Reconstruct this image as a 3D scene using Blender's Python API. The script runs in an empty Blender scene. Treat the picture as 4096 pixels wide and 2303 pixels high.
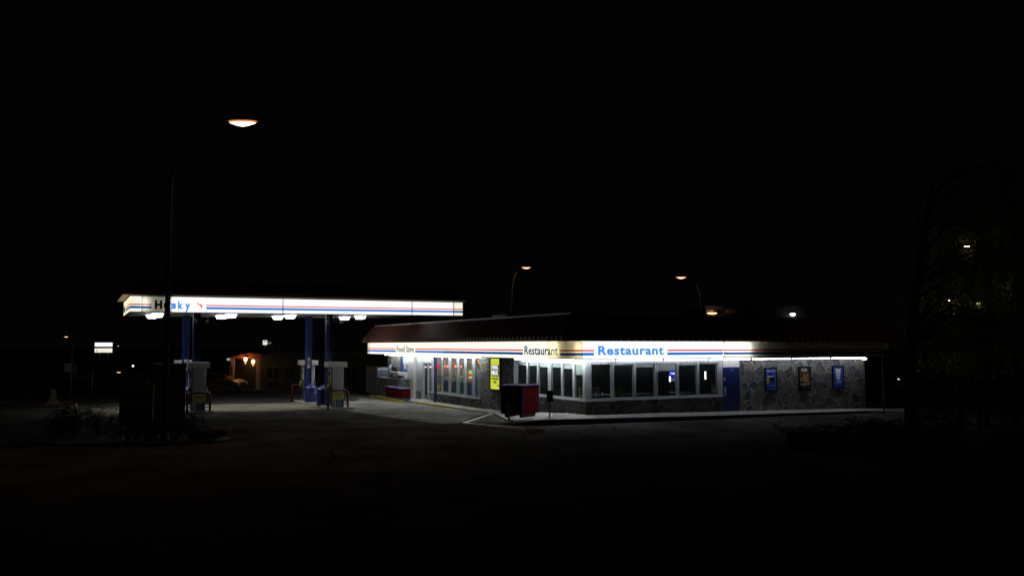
import bpy, math, random
from mathutils import Vector
random.seed(7)
R = math.radians
sc = bpy.context.scene
COL = sc.collection

# ------------------------------------------------------------------ camera, world, exposure
F, PITCH, CZ = 3277.0, R(4.0), 3.45
cam = bpy.data.cameras.new('camera')
cam.sensor_width = 36.0; cam.lens = F/4096*36.0
cam.clip_start = 0.1; cam.clip_end = 3000
camo = bpy.data.objects.new('camera', cam); COL.objects.link(camo)
camo.location = (0, 0, CZ); camo.rotation_euler = (R(90)+PITCH, 0, 0)
sc.camera = camo
w = bpy.data.worlds.new('World'); sc.world = w; w.use_nodes = True
nt = w.node_tree; bg = nt.nodes['Background']
sky = nt.nodes.new('ShaderNodeTexSky'); sky.sky_type = 'NISHITA'; sky.sun_disc = False
sky.sun_elevation = R(-5.0); sky.sun_rotation = R(180); 
mixw = nt.nodes.new('ShaderNodeMix'); mixw.data_type = 'RGBA'
mixw.inputs[0].default_value = 0.97
nt.links.new(sky.outputs[0], mixw.inputs[6]); mixw.inputs[7].default_value = (0.0085, 0.0083, 0.007, 1)
nt.links.new(mixw.outputs[2], bg.inputs['Color']); bg.inputs['Strength'].default_value = 0.1
sc.view_settings.view_transform = 'Standard'; sc.view_settings.look = 'None'
sc.view_settings.exposure = 0; sc.view_settings.gamma = 1
sc.cycles.use_denoising = True
sc.cycles.max_bounces = 6; sc.cycles.diffuse_bounces = 3; sc.cycles.glossy_bounces = 3
sc.cycles.transmission_bounces = 4; sc.cycles.transparent_max_bounces = 12
sc.cycles.sample_clamp_indirect = 3.0

# ------------------------------------------------------------------ geometry of the site
CS, SN = math.cos(R(27.55)), math.sin(R(27.55))
BX, BY = 3.10, 34.60                      # foot of the building corner
ROT = R(27.55)
def ray(px, py):
    u, v = px-2048.0, 1151.5-py
    return (u, F*math.cos(PITCH)-v*math.sin(PITCH), F*math.sin(PITCH)+v*math.cos(PITCH))
def at_z(px, py, z):
    d = ray(px, py); t = (z-CZ)/d[2]; return (d[0]*t, d[1]*t, z)
def at_Y(px, py, Y):
    d = ray(px, py); t = Y/d[1]; return (d[0]*t, Y, CZ+d[2]*t)
def loc(x, y):                             # world -> building frame
    dx, dy = x-BX, y-BY
    return (dx*CS+dy*SN, -dx*SN+dy*CS)
def wor(s, t):                             # building frame -> world
    return (BX+s*CS-t*SN, BY+s*SN+t*CS)
def on_right(px, py, t=0.0):               # hit plane t=const -> (s, z)
    d = ray(px, py)
    # -dx*SN+dy*CS = t ; dx=k*d0-BX, dy=k*d1-BY
    k = (t - BX*SN + BY*CS)/(-d[0]*SN+d[1]*CS)
    return (loc(k*d[0], k*d[1])[0], CZ+k*d[2])
def on_left(px, py, s=0.0):                # hit plane s=const -> (t, z)
    d = ray(px, py)
    k = (s + BX*CS + BY*SN)/(d[0]*CS+d[1]*SN)
    return (loc(k*d[0], k*d[1])[1], CZ+k*d[2])
GC = [(-12,40.7,.12),(-9.3,43.9,0),(-5,48,0),(-4,42,0),(-2.6,37,.08),(-1,33,.22),(1.5,30,.30),(3.5,32,.36),(7,33.2,.34),(12,35.5,.25),
      (20,41,.1),(30,45,.1),(-25,48,.1),(-20,28,.2),(0,15,.3),(10,20,.3),(-30,65,0),(0,60,0),(8,45,.2),(15,30,.25)]
def gz(x, y):
    a, b = 0.04, 0.04*0.1
    for (cx, cy, cz) in GC:
        q = math.exp(-((x-cx)**2+(y-cy)**2)/(2*4.2**2)); a += q; b += q*cz
    return b/a

# ------------------------------------------------------------------ materials
MT = {}
def mat(name, col, rough=0.6, metal=0.0, emit=None, es=1.0, spec=None):
    if name in MT: return MT[name]
    m = bpy.data.materials.new(name); m.use_nodes = True
    b = m.node_tree.nodes['Principled BSDF']
    b.inputs['Base Color'].default_value = (*col, 1); b.inputs['Roughness'].default_value = rough
    b.inputs['Metallic'].default_value = metal
    if spec is not None: b.inputs['Specular IOR Level'].default_value = spec
    if emit:
        b.inputs['Emission Color'].default_value = (*emit, 1); b.inputs['Emission Strength'].default_value = es
    MT[name] = m; return m
def nz(m, scale=8, amt=0.35, bump=0.0, det=5, rough=None, coord='Object'):
    t = m.node_tree; n = t.nodes; b = n['Principled BSDF']
    tc = n.new('ShaderNodeTexCoord'); no = n.new('ShaderNodeTexNoise'); no.inputs['Scale'].default_value = scale; no.inputs['Detail'].default_value = det
    no.inputs['Roughness'].default_value = 0.65
    t.links.new(tc.outputs[coord], no.inputs['Vector'])
    c = tuple(b.inputs['Base Color'].default_value)[:3]
    cr = n.new('ShaderNodeValToRGB'); cr.color_ramp.elements[0].position = 0.25; cr.color_ramp.elements[1].position = 0.75
    cr.color_ramp.elements[0].color = (*[v*(1-amt) for v in c], 1); cr.color_ramp.elements[1].color = (*[min(1, v*(1+amt)) for v in c], 1)
    t.links.new(no.outputs[0], cr.inputs[0]); t.links.new(cr.outputs[0], b.inputs['Base Color'])
    if bump:
        bp = n.new('ShaderNodeBump'); bp.inputs['Strength'].default_value = bump; bp.inputs['Distance'].default_value = 0.02
        t.links.new(no.outputs[0], bp.inputs['Height']); t.links.new(bp.outputs[0], b.inputs['Normal'])
    if rough:
        mr = n.new('ShaderNodeMapRange'); mr.inputs['To Min'].default_value = rough[0]; mr.inputs['To Max'].default_value = rough[1]
        t.links.new(no.outputs[0], mr.inputs['Value']); t.links.new(mr.outputs[0], b.inputs['Roughness'])
    return m
def emis(name, col, s):
    if name in MT: return MT[name]
    m = bpy.data.materials.new(name); m.use_nodes = True; t = m.node_tree; t.nodes.clear()
    e = t.nodes.new('ShaderNodeEmission'); e.inputs[0].default_value = (*col, 1); e.inputs[1].default_value = s
    o = t.nodes.new('ShaderNodeOutputMaterial'); t.links.new(e.outputs[0], o.inputs[0]); MT[name] = m; return m
def transl(name, col, refl=0.25):
    m = bpy.data.materials.new(name); m.use_nodes = True; t = m.node_tree; t.nodes.clear()
    a = t.nodes.new('ShaderNodeBsdfTranslucent'); a.inputs[0].default_value = (*col, 1)
    d = t.nodes.new('ShaderNodeBsdfDiffuse'); d.inputs[0].default_value = (*col, 1)
    x = t.nodes.new('ShaderNodeMixShader'); x.inputs[0].default_value = refl
    o = t.nodes.new('ShaderNodeOutputMaterial')
    t.links.new(a.outputs[0], x.inputs[1]); t.links.new(d.outputs[0], x.inputs[2]); t.links.new(x.outputs[0], o.inputs[0]); MT[name] = m; return m
def glass(name, tint=(0.86,0.93,0.92), ref=1.0):
    m = bpy.data.materials.new(name); m.use_nodes = True; t = m.node_tree; t.nodes.clear()
    a = t.nodes.new('ShaderNodeBsdfTransparent'); a.inputs[0].default_value = (*tint, 1)
    g = t.nodes.new('ShaderNodeBsdfGlossy'); g.inputs['Roughness'].default_value = 0.02
    f = t.nodes.new('ShaderNodeFresnel'); ge = t.nodes.new('ShaderNodeNewGeometry'); mm = t.nodes.new('ShaderNodeMix'); mm.inputs[2].default_value = 1.3; mm.inputs[3].default_value = 1/1.3; t.links.new(ge.outputs['Backfacing'], mm.inputs[0]); t.links.new(mm.outputs[0], f.inputs[0])
    x = t.nodes.new('ShaderNodeMixShader'); o = t.nodes.new('ShaderNodeOutputMaterial')
    t.links.new(f.outputs[0], x.inputs[0]); t.links.new(a.outputs[0], x.inputs[1]); t.links.new(g.outputs[0], x.inputs[2]); dd = t.nodes.new('ShaderNodeBsdfDiffuse'); dd.inputs[0].default_value = (.5,.6,.6,1); x2 = t.nodes.new('ShaderNodeMixShader'); x2.inputs[0].default_value = .02
    t.links.new(x.outputs[0], x2.inputs[1]); t.links.new(dd.outputs[0], x2.inputs[2]); t.links.new(x2.outputs[0], o.inputs[0])
    MT[name] = m; return m
def stone_mat(name, scale=2.0, bright=1.0, mortar=(0.30,0.30,0.26)):
    m = bpy.data.materials.new(name); m.use_nodes = True; t = m.node_tree; n = t.nodes; b = n['Principled BSDF']; L = t.links
    tc = n.new('ShaderNodeTexCoord')
    wn = n.new('ShaderNodeTexNoise'); wn.inputs['Scale'].default_value = 1.6; wn.inputs['Detail'].default_value = 2
    mx = n.new('ShaderNodeVectorMath'); mx.operation = 'MULTIPLY_ADD'
    L.new(tc.outputs['Object'], wn.inputs['Vector']); L.new(wn.outputs['Color'], mx.inputs[0]); mx.inputs[1].default_value = (.5,.5,.5); L.new(tc.outputs['Object'], mx.inputs[2])
    ms = n.new('ShaderNodeMapping'); ms.inputs['Scale'].default_value = (1, 1, 1.18); L.new(mx.outputs[0], ms.inputs['Vector'])
    ve = n.new('ShaderNodeTexVoronoi'); ve.feature = 'DISTANCE_TO_EDGE'; ve.inputs['Scale'].default_value = scale; ve.inputs['Randomness'].default_value = 0.95
    vc = n.new('ShaderNodeTexVoronoi'); vc.feature = 'F1'; vc.inputs['Scale'].default_value = scale; vc.inputs['Randomness'].default_value = 0.95
    for v in (ve, vc): L.new(ms.outputs[0], v.inputs['Vector'])
    sep = n.new('ShaderNodeSeparateColor'); L.new(vc.outputs['Color'], sep.inputs[0])
    cr = n.new('ShaderNodeValToRGB'); cr.color_ramp.interpolation = 'LINEAR'
    els = [(0, (.045,.055,.055)), (.25, (.13,.145,.145)), (.42, (.04,.05,.055)), (.6, (.20,.21,.19)), (.8, (.15,.125,.09)), (1, (.075,.09,.10))]
    cr.color_ramp.elements[0].color = (*els[0][1], 1); cr.color_ramp.elements[1].color = (*els[-1][1], 1)
    for p, c in els[1:-1]:
        e = cr.color_ramp.elements.new(p); e.color = (*c, 1)
    L.new(sep.outputs[0], cr.inputs[0])
    n2 = n.new('ShaderNodeTexNoise'); n2.inputs['Scale'].default_value = 14; n2.inputs['Detail'].default_value = 7; n2.inputs['Roughness'].default_value = .7
    L.new(tc.outputs['Object'], n2.inputs['Vector'])
    mr = n.new('ShaderNodeMapRange'); mr.inputs['From Min'].default_value = .25; mr.inputs['From Max'].default_value = .75; mr.inputs['To Min'].default_value = .6*bright; mr.inputs['To Max'].default_value = 1.35*bright
    L.new(n2.outputs[0], mr.inputs['Value'])
    mu = n.new('ShaderNodeVectorMath'); mu.operation = 'SCALE'; L.new(cr.outputs[0], mu.inputs[0]); L.new(mr.outputs[0], mu.inputs['Scale'])
    wv = n.new('ShaderNodeMapRange'); wv.inputs['From Min'].default_value = .3; wv.inputs['From Max'].default_value = .7; wv.inputs['To Min'].default_value = .004; wv.inputs['To Max'].default_value = .042
    n3 = n.new('ShaderNodeTexNoise'); n3.inputs['Scale'].default_value = 3; L.new(tc.outputs['Object'], n3.inputs['Vector']); L.new(n3.outputs[0], wv.inputs['Value'])
    lt = n.new('ShaderNodeMath'); lt.operation = 'LESS_THAN'; L.new(ve.outputs['Distance'], lt.inputs[0]); L.new(wv.outputs[0], lt.inputs[1])
    mi = n.new('ShaderNodeMix'); mi.data_type = 'RGBA'; L.new(lt.outputs[0], mi.inputs[0]); L.new(mu.outputs[0], mi.inputs[6]); mi.inputs[7].default_value = (*mortar, 1)
    L.new(mi.outputs[2], b.inputs['Base Color']); b.inputs['Roughness'].default_value = .8
    hm = n.new('ShaderNodeMath'); hm.operation = 'MULTIPLY_ADD'; L.new(n2.outputs[0], hm.inputs[0]); hm.inputs[1].default_value = .9
    sm = n.new('ShaderNodeMapRange'); sm.inputs['From Max'].default_value = .06; sm.inputs['To Min'].default_value = 1.0; sm.inputs['To Max'].default_value = 0; L.new(ve.outputs['Distance'], sm.inputs['Value'])
    ad = n.new('ShaderNodeMath'); ad.operation = 'ADD'; L.new(sep.outputs[1], ad.inputs[0]); L.new(sm.outputs[0], ad.inputs[1]); L.new(ad.outputs[0], hm.inputs[2])
    bp = n.new('ShaderNodeBump'); bp.inputs['Strength'].default_value = 1.0; bp.inputs['Distance'].default_value = .05; L.new(hm.outputs[0], bp.inputs['Height']); L.new(bp.outputs[0], b.inputs['Normal'])
    MT[name] = m; return m

asph = nz(mat('asphalt', (.088,.085,.078), 1.0, spec=0.0), 5, .35, .5, 9)
def weather(m, crack=.5, cs=.22):
    t = m.node_tree; n = t.nodes; L = t.links; b = n['Principled BSDF']; src = b.inputs['Base Color'].links[0].from_socket
    tc = n.new('ShaderNodeTexCoord'); w1 = n.new('ShaderNodeTexNoise'); w1.inputs['Scale'].default_value = .7; w1.inputs['Detail'].default_value = 6
    L.new(tc.outputs['Object'], w1.inputs['Vector']); ma = n.new('ShaderNodeVectorMath'); ma.operation = 'MULTIPLY_ADD'; ma.inputs[1].default_value = (1.6,1.6,0); L.new(w1.outputs['Color'], ma.inputs[0]); L.new(tc.outputs['Object'], ma.inputs[2])
    v = n.new('ShaderNodeTexVoronoi'); v.feature = 'DISTANCE_TO_EDGE'; v.inputs['Scale'].default_value = cs; L.new(ma.outputs[0], v.inputs['Vector'])
    lt_ = n.new('ShaderNodeMath'); lt_.operation = 'LESS_THAN'; lt_.inputs[1].default_value = .006; L.new(v.outputs['Distance'], lt_.inputs[0])
    mc = n.new('ShaderNodeMath'); mc.operation = 'MULTIPLY'; mc.inputs[1].default_value = crack; L.new(lt_.outputs[0], mc.inputs[0])
    st = n.new('ShaderNodeTexNoise'); st.inputs['Scale'].default_value = .45; st.inputs['Detail'].default_value = 8; st.inputs['Roughness'].default_value = .6; L.new(tc.outputs['Object'], st.inputs['Vector'])
    sr = n.new('ShaderNodeMapRange'); sr.inputs['From Min'].default_value = .35; sr.inputs['From Max'].default_value = .62; sr.inputs['To Min'].default_value = .55; sr.inputs['To Max'].default_value = 1.12; L.new(st.outputs[0], sr.inputs['Value'])
    sc_ = n.new('ShaderNodeVectorMath'); sc_.operation = 'SCALE'; L.new(src, sc_.inputs[0]); L.new(sr.outputs[0], sc_.inputs['Scale'])
    mi = n.new('ShaderNodeMix'); mi.data_type = 'RGBA'; L.new(mc.outputs[0], mi.inputs[0]); L.new(sc_.outputs[0], mi.inputs[6]); mi.inputs[7].default_value = (.012,.011,.010,1); L.new(mi.outputs[2], b.inputs['Base Color'])
    return m
weather(asph, .8)
conc = nz(mat('concrete', (.33,.33,.31), .95, spec=.1), 2.5, .3, .4, 9)
concw = nz(mat('foundation concrete', (.17,.17,.15), .9), 4, .3, .4, 8)
STN = stone_mat('crazy stone', 2.2, .82, (.32,.34,.31))
STND = stone_mat('dark stone', 2.2, .9, (.30,.30,.26))
alum = nz(mat('aluminium frame', (.44,.47,.49), .42, .25), 3, .12)
alumd = mat('aluminium edge', (.16,.18,.19), .5, .3)
white = nz(mat('white paint', (.62,.62,.60), .5), 3, .12)
blind = nz(mat('roller blind', (.30,.31,.29), .8), 6, .06)
black = mat('black', (.012,.012,.013), .7, spec=.15)
dark = nz(mat('dark metal', (.03,.03,.03), .5), 6, .3)
roofm = nz(mat('red brown roof metal', (.20,.075,.052), .5), 2, .35)
roofd = nz(mat('flat roof felt', (.03,.028,.027), .9), 3, .3)
flash = nz(mat('roof flashing', (.80,.74,.70), .5), 1.2, .35)
blue = nz(mat('blue paint', (.008,.028,.15), .38), 2, .2)
blued = nz(mat('dark blue paint', (.007,.022,.12), .4), 2, .2)
redp = nz(mat('red paint', (.11,.007,.006), .4), 3, .25)
redk = nz(mat('kiosk red', (.058,.006,.005), .9, spec=0), 2.5, .3)
yel = nz(mat('yellow paint', (.48,.36,.02), .6), 9, .5)
yels = nz(mat('yellow sign', (.62,.62,.04), .5), 5, .08)
pumpw = nz(mat('pump panel grey', (.36,.36,.39), .45), 4, .1)
pumpc = nz(mat('pump white', (.60,.60,.56), .45), 4, .1)
green = mat('green nozzle', (.03,.16,.05), .4)
rubber = mat('rubber', (.015,.015,.015), .6)
soff = nz(mat('canopy soffit', (.30,.30,.28), .6), 1.5, .15)
galv = nz(mat('galvanised steel', (.14,.13,.12), .5, .5), 5, .2)
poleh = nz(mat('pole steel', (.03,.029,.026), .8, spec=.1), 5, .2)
GL = glass('window glass')
wood = nz(mat('brown timber', (.05,.035,.02), .8), 4, .3)
lamptint = nz(mat('lamp-tinted verge', (.11,.05,.028), .95), 2, .4, .5)
stucco = nz(mat('motel stucco', (.05,.058,.035), .9), 3, .12)

def lit(name, c, s=1.0): return emis(name, c, s)
WL = emis('lit white face canopy', (1,.99,.95), 1.12)
WL2 = emis('lit white face dim end', (1,.97,.80), .93)
WB = emis('lit cream face', (1,.955,.80), 1.12)
WY = emis('lit yellowed face', (1,.88,.52), 1.05)
WC = emis('lit yellow corner face', (1,.80,.42), .92)
WR = emis('lit white face restaurant', (1,1,.99), 1.15)
SR = emis('lit red stripe', (1,.025,.022), .82); SB = emis('lit blue stripe', (.004,.19,.80), .9)
SRd = emis('lit red stripe dim', (.8,.025,.025), .8); SBd = emis('lit blue stripe dim', (.0,.075,.36), .9)
LB = emis('lit blue letters', (.055,.31,.86), 1.0); LN = emis('lit navy letters', (.002,.045,.13), .9); LG = emis('lit slate letters', (.02,.04,.09), 1.0)
TW = transl('translucent white', (.9,.9,.78)); TR = transl('translucent red', (.5,.02,.015)); TB = transl('translucent blue', (.01,.06,.26)); TN = transl('translucent navy', (.004,.02,.09), .5)
TUBE = emis('fluorescent tube', (.88,.88,1.0), 20.0); TUBEL = emis('fluorescent tube bright', (.93,.98,1.0), 70.0); TUBEM = emis('fluorescent tube strong', (.93,.98,1.0), 92.0)
TUBEI = emis('inner sign tube', (1,.98,.9), 9.0)

# ------------------------------------------------------------------ mesh builder
class MB:
    def __init__(s): s.v = []; s.f = []; s.m = []; s.mats = []; s.sm = []
    def mi(s, m):
        if m not in s.mats: s.mats.append(m)
        return s.mats.index(m)
    def poly(s, pts, m, smooth=False):
        b = len(s.v); s.v += [tuple(p) for p in pts]; s.f.append(list(range(b, b+len(pts)))); s.m.append(s.mi(m)); s.sm.append(smooth)
    def hexa(s, p, m):
        b = len(s.v); s.v += [tuple(q) for q in p]
        for f in ((0,3,2,1),(4,5,6,7),(0,1,5,4),(1,2,6,5),(2,3,7,6),(3,0,4,7)):
            s.f.append([b+i for i in f]); s.m.append(s.mi(m)); s.sm.append(False)
    def box(s, x0, y0, z0, x1, y1, z1, m, rz=0, c=None):
        if x0 > x1: x0, x1 = x1, x0
        if y0 > y1: y0, y1 = y1, y0
        if z0 > z1: z0, z1 = z1, z0
        p = [(x0,y0,z0),(x1,y0,z0),(x1,y1,z0),(x0,y1,z0),(x0,y0,z1),(x1,y0,z1),(x1,y1,z1),(x0,y1,z1)]
        if rz:
            cx, cy = c or ((x0+x1)/2, (y0+y1)/2); a, b2 = math.cos(rz), math.sin(rz)
            p = [(cx+(x-cx)*a-(y-cy)*b2, cy+(x-cx)*b2+(y-cy)*a, z) for x, y, z in p]
        s.hexa(p, m)
    def tube(s, pts, r, m, n=10, caps=True, smooth=True):
        pts = [Vector(p) for p in pts]; rs = r if isinstance(r, (list, tuple)) else [r]*len(pts)
        rings = []; up = None
        for i, p in enumerate(pts):
            a = pts[max(i-1, 0)]; c = pts[min(i+1, len(pts)-1)]; d = (c-a).normalized()
            if up is None: up = Vector((0,0,1)) if abs(d.z) < .9 else Vector((1,0,0))
            x = d.cross(up).normalized(); y = x.cross(d).normalized(); up = y
            b = len(s.v)
            for k in range(n):
                q = 2*math.pi*k/n; s.v.append(tuple(p+(x*math.cos(q)+y*math.sin(q))*rs[i]))
            rings.append(b)
        mi = s.mi(m)
        for i in range(len(rings)-1):
            for k in range(n):
                s.f.append([rings[i]+k, rings[i]+(k+1)%n, rings[i+1]+(k+1)%n, rings[i+1]+k]); s.m.append(mi); s.sm.append(smooth)
        if caps:
            s.f.append([rings[0]+k for k in range(n)][::-1]); s.m.append(mi); s.sm.append(False)
            s.f.append([rings[-1]+k for k in range(n)]); s.m.append(mi); s.sm.append(False)
    def lathe(s, prof, m, cx=0, cy=0, n=20, sx=1, sy=1):
        mi = s.mi(m); b = len(s.v)
        for r, z in prof:
            for k in range(n):
                q = 2*math.pi*k/n; s.v.append((cx+r*sx*math.cos(q), cy+r*sy*math.sin(q), z))
        for i in range(len(prof)-1):
            for k in range(n):
                s.f.append([b+i*n+k, b+i*n+(k+1)%n, b+(i+1)*n+(k+1)%n, b+(i+1)*n+k]); s.m.append(mi); s.sm.append(True)
    def prism(s, pts, axis, a0, a1, m):      # outline extruded along an axis: pts in the two others
        def P(u, v, a): return {'x': (a,u,v), 'y': (u,a,v), 'z': (u,v,a)}[axis]
        n = len(pts)
        s.poly([P(u, v, a0) for u, v in pts][::-1], m); s.poly([P(u, v, a1) for u, v in pts], m)
        for i in range(n):
            u, v = pts[i]; u2, v2 = pts[(i+1)%n]
            s.poly([P(u,v,a0),P(u2,v2,a0),P(u2,v2,a1),P(u,v,a1)], m)
    def build(s, name, parent=None, loc=None, bevel=0, rz=None):
        me = bpy.data.meshes.new(name); me.from_pydata(s.v, [], s.f)
        for m in s.mats: me.materials.append(m)
        me.polygons.foreach_set('material_index', s.m); me.polygons.foreach_set('use_smooth', s.sm); me.update()
        o = bpy.data.objects.new(name, me); COL.objects.link(o)
        if parent: o.parent = parent
        if loc: o.location = loc
        if rz is not None: o.rotation_euler = (0, 0, rz)
        if bevel:
            b = o.modifiers.new('bevel', 'BEVEL'); b.width = bevel; b.segments = 2; b.limit_method = 'ANGLE'
        return o
def tag(o, label=None, cat=None, group=None, kind=None):
    if label: o['label'] = label
    if cat: o['category'] = cat
    if group: o['group'] = group
    if kind: o['kind'] = kind
    return o
def thing(name, label, cat, l=(0,0,0), rz=0, group=None):
    o = bpy.data.objects.new(name, None); COL.objects.link(o); o.location = l; o.rotation_euler = (0, 0, rz)
    return tag(o, label, cat, group)
def kids(o): return [c for c in bpy.data.objects if c.parent == o]
def copy_tree(o, parent=None):
    ch = kids(o); c = o.copy(); COL.objects.link(c); c.parent = parent
    for k in ch: copy_tree(k, c)
    return c
def text(name, s, width, height, m, parent, origin, xdir, bold=0.0, space=1.0, ext=.004, italic=0.0):
    """flat lettering: origin = bottom left, xdir = reading direction, z up"""
    cu = bpy.data.curves.new(name, 'FONT'); cu.body = s; cu.offset = bold; cu.space_character = space; cu.extrude = ext; cu.resolution_u = 3; cu.shear = italic
    o = bpy.data.objects.new(name, cu); COL.objects.link(o)
    bpy.context.view_layer.update()
    me = bpy.data.meshes.new_from_object(o.evaluated_get(bpy.context.evaluated_depsgraph_get()))
    bpy.data.objects.remove(o); bpy.data.curves.remove(cu)
    xs = [v.co.x for v in me.vertices]; ys = [v.co.y for v in me.vertices]
    x0, x1, y0, y1 = min(xs), max(xs), 0.0, 0.0
    y1 = max(ys); y0 = min(ys) if ('y' not in s and 'p' not in s and 'g' not in s) else 0.0
    X = Vector(xdir).normalized(); Nn = X.cross(Vector((0,0,1)))
    for v in me.vertices:
        a = (v.co.x-x0)/(x1-x0)*width; b = (v.co.y-y0)/(y1-y0)*height
        v.co = Vector(origin)+X*a+Vector((0,0,1))*b+Nn*v.co.z
    me.materials.clear(); me.materials.append(m)
    for p in me.polygons: p.material_index = 0
    t = bpy.data.objects.new(name, me); COL.objects.link(t); t.parent = parent
    return t

# ------------------------------------------------------------------ ground, sidewalk, kerbs
g = MB()
xs = [-400,-200,-120,-80,-60]+[-50+2*i for i in range(51)]+[60,80,120,200,400]
ys = [-20,-8,0]+[2*i for i in range(1,36)]+[75,85,100,130,180,260,400,700]
idx = {}
for j, y in enumerate(ys):
    for i, x in enumerate(xs):
        idx[i, j] = len(g.v); g.v.append((x, y, gz(x, y)))
for j in range(len(ys)-1):
    for i in range(len(xs)-1):
        g.f.append([idx[i,j], idx[i+1,j], idx[i+1,j+1], idx[i,j+1]]); g.m.append(g.mi(asph)); g.sm.append(True)
tag(g.build('ground'), kind='structure')

outer = [at_z(1500,1580,.12), at_z(1675,1607,.12), at_z(1800,1624,.12), at_z(1970,1649,.12), at_z(2060,1691,.30), at_z(2166,1677,.49),
         at_z(2344,1673,.50), at_z(2700,1665,.47), at_z(2980,1657,.41), at_z(3471,1642,.25)]
inner = [(*wor(0,25.4),.12), (*wor(0,19),.12), (*wor(0,15),.12), (*wor(0,10.3),.13), (*wor(0,5),.34), (*wor(0,1.5),.54), (*wor(0,0),.56),
         (*wor(3.3,0),.51), (*wor(7.1,0),.43), (*wor(15.6,0),.26)]
sw = MB()
for i in range(9):
    a, b, c, d = outer[i], outer[i+1], inner[i+1], inner[i]
    c2 = (c[0]+(c[0]-b[0])*.3, c[1]+(c[1]-b[1])*.3, c[2]); d2 = (d[0]+(d[0]-a[0])*.3, d[1]+(d[1]-a[1])*.3, d[2])
    sw.poly([a, b, c2, d2], conc)
    sw.poly([(a[0],a[1],a[2]-.45), (b[0],b[1],b[2]-.45), b, a], conc)
a, d = outer[9], inner[9]; e = at_z(3640,1646,.10); e2 = at_z(3640,1632,.18)
sw.poly([a, e, e2, d], conc)
tag(sw.build('sidewalk'), kind='structure')
def kerb(name, pts, hw, h, m, dz=0.0, drop=.5):
    k = MB()
    for i in range(len(pts)-1):
        a, b = Vector(pts[i]), Vector(pts[i+1]); d = (b-a); d.z = 0; d.normalize(); nn = Vector((-d.y, d.x, 0))*hw
        p = [a-nn-Vector((0,0,drop)), b-nn-Vector((0,0,drop)), b+nn-Vector((0,0,drop)), a+nn-Vector((0,0,drop)),
             a-nn+Vector((0,0,h)), b-nn+Vector((0,0,h)), b+nn+Vector((0,0,h)), a+nn+Vector((0,0,h))]
        k.hexa(p, m)
    return tag(k.build(name, bevel=.012), kind='structure')
def sub(pts, k=4):
    out = []
    for a, b in zip(pts, pts[1:]):
        for i in range(k): out.append(tuple(a[j]+(b[j]-a[j])*i/k for j in range(3)))
    return out+[pts[-1]]
bluek = nz(mat('blue kerb paint', (.02,.03,.09), .7), 7, .6)
kerb('kerb', [(p[0]-.02, p[1]-.07, p[2]) for p in outer[4:]], .07, .006, bluek)
kerb('kerb', [at_z(1484,1578,.14), at_z(1614,1602,.14)], .09, .012, yel)
kerb('kerb', [at_z(1675,1606.5,.12), at_z(1800,1625,.12)], .08, .012, yel)
kerb('painted_line', [at_z(1800,1625,.125), at_z(1970,1649,.125), at_z(2000,1650,.15)], .05, .004, yel, drop=.3)
ck = nz(mat('worn kerb concrete', (.8,.78,.74), .22, spec=1.0), 7, .15)
i0, i1, i2, i3 = at_z(1970,1650,.14), at_z(1852,1689,.24), at_z(2112,1711,.42), at_z(2179,1711.5,.42)
kerb('kerb', sub([i0, i1], 3)[0:], .06, .0, ck); kerb('kerb', sub([i1, i2, i3], 4), .06, .0, ck)
# dirt verge at the far left, sodium light painted into its colour
v = MB()
v.poly([at_z(-400,1612,.04+.1), at_z(255,1622,.14), at_z(300,1603,.14), at_z(-400,1600,.14)], lamptint)
tag(v.build('lamptint_strip'), kind='structure')

# ------------------------------------------------------------------ the restaurant building
B = thing('roadside_restaurant', 'low stone-faced restaurant and food store with a red ribbed roof and lit sign band', 'building', (BX, BY, 0), ROT)
OH = 2.43; ZF0, ZF1 = 2.918, 3.611
TL, SR_ = 25.4, 17.04
def rs(px): return on_right(px, 1500)[0]
def lt(px): return on_left(px, 1500)[0]
# window bays measured along both faces
RB = [(2363.6,2445),(2455,2534),(2543,2619),(2629,2705.7),(2713.5,2788),(2795.6,2868)]
LBy = [(2071,2107),(2112.7,2148.8),(2154.5,2192.5),(2205.8,2245),(2251,2291),(2299,2341)]
SBy = [(1739,1766),(1773,1795),(1805.7,1827),(1838,1857),(1867.6,1889),(1901.7,1919.7)]
ZS, ZSS = 1.15, .66            # sill heights: restaurant, store
ZT = 2.70
wl = MB()
th = .22
def wallR(s0, s1, z0, z1, m=STN, o=0.0): wl = MB(); wl.box(s0, o, z0, s1, o+th, z1, m); wl.build('stone_wall', B)
def wallL(t0, t1, z0, z1, m=STN, o=0.0): wl = MB(); wl.box(o, t0, z0, o+th, t1, z1, m); wl.build('stone_wall', B)
sD0, sD1 = rs(2888), rs(2957)
wallR(0, sD0-.02, .42, ZS-.06, STND)                       # under the front windows
wallR(sD1+.02, SR_, 0.0, 2.92)
wallL(0.222, lt(2057), .30, ZS-.06, STN)
tA, tB = lt(2057), lt(1922)
wallL(tA, tB, -.05, 2.92)
tC = lt(1725); tE = lt(1635)
wallL(tB, tC, -.05, ZSS-.06, STND)
wallL(tE+.02, TL, -.05, 2.92, STN)
wp = MB()
wp.box(0, -.02, -.2, SR_*0+sD0-.02, .2, .44, concw)        # exposed footing
wp.box(-.02, .3, -.2, .2, lt(2189), .30, concw)
wp.build('foundation', B)
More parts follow.
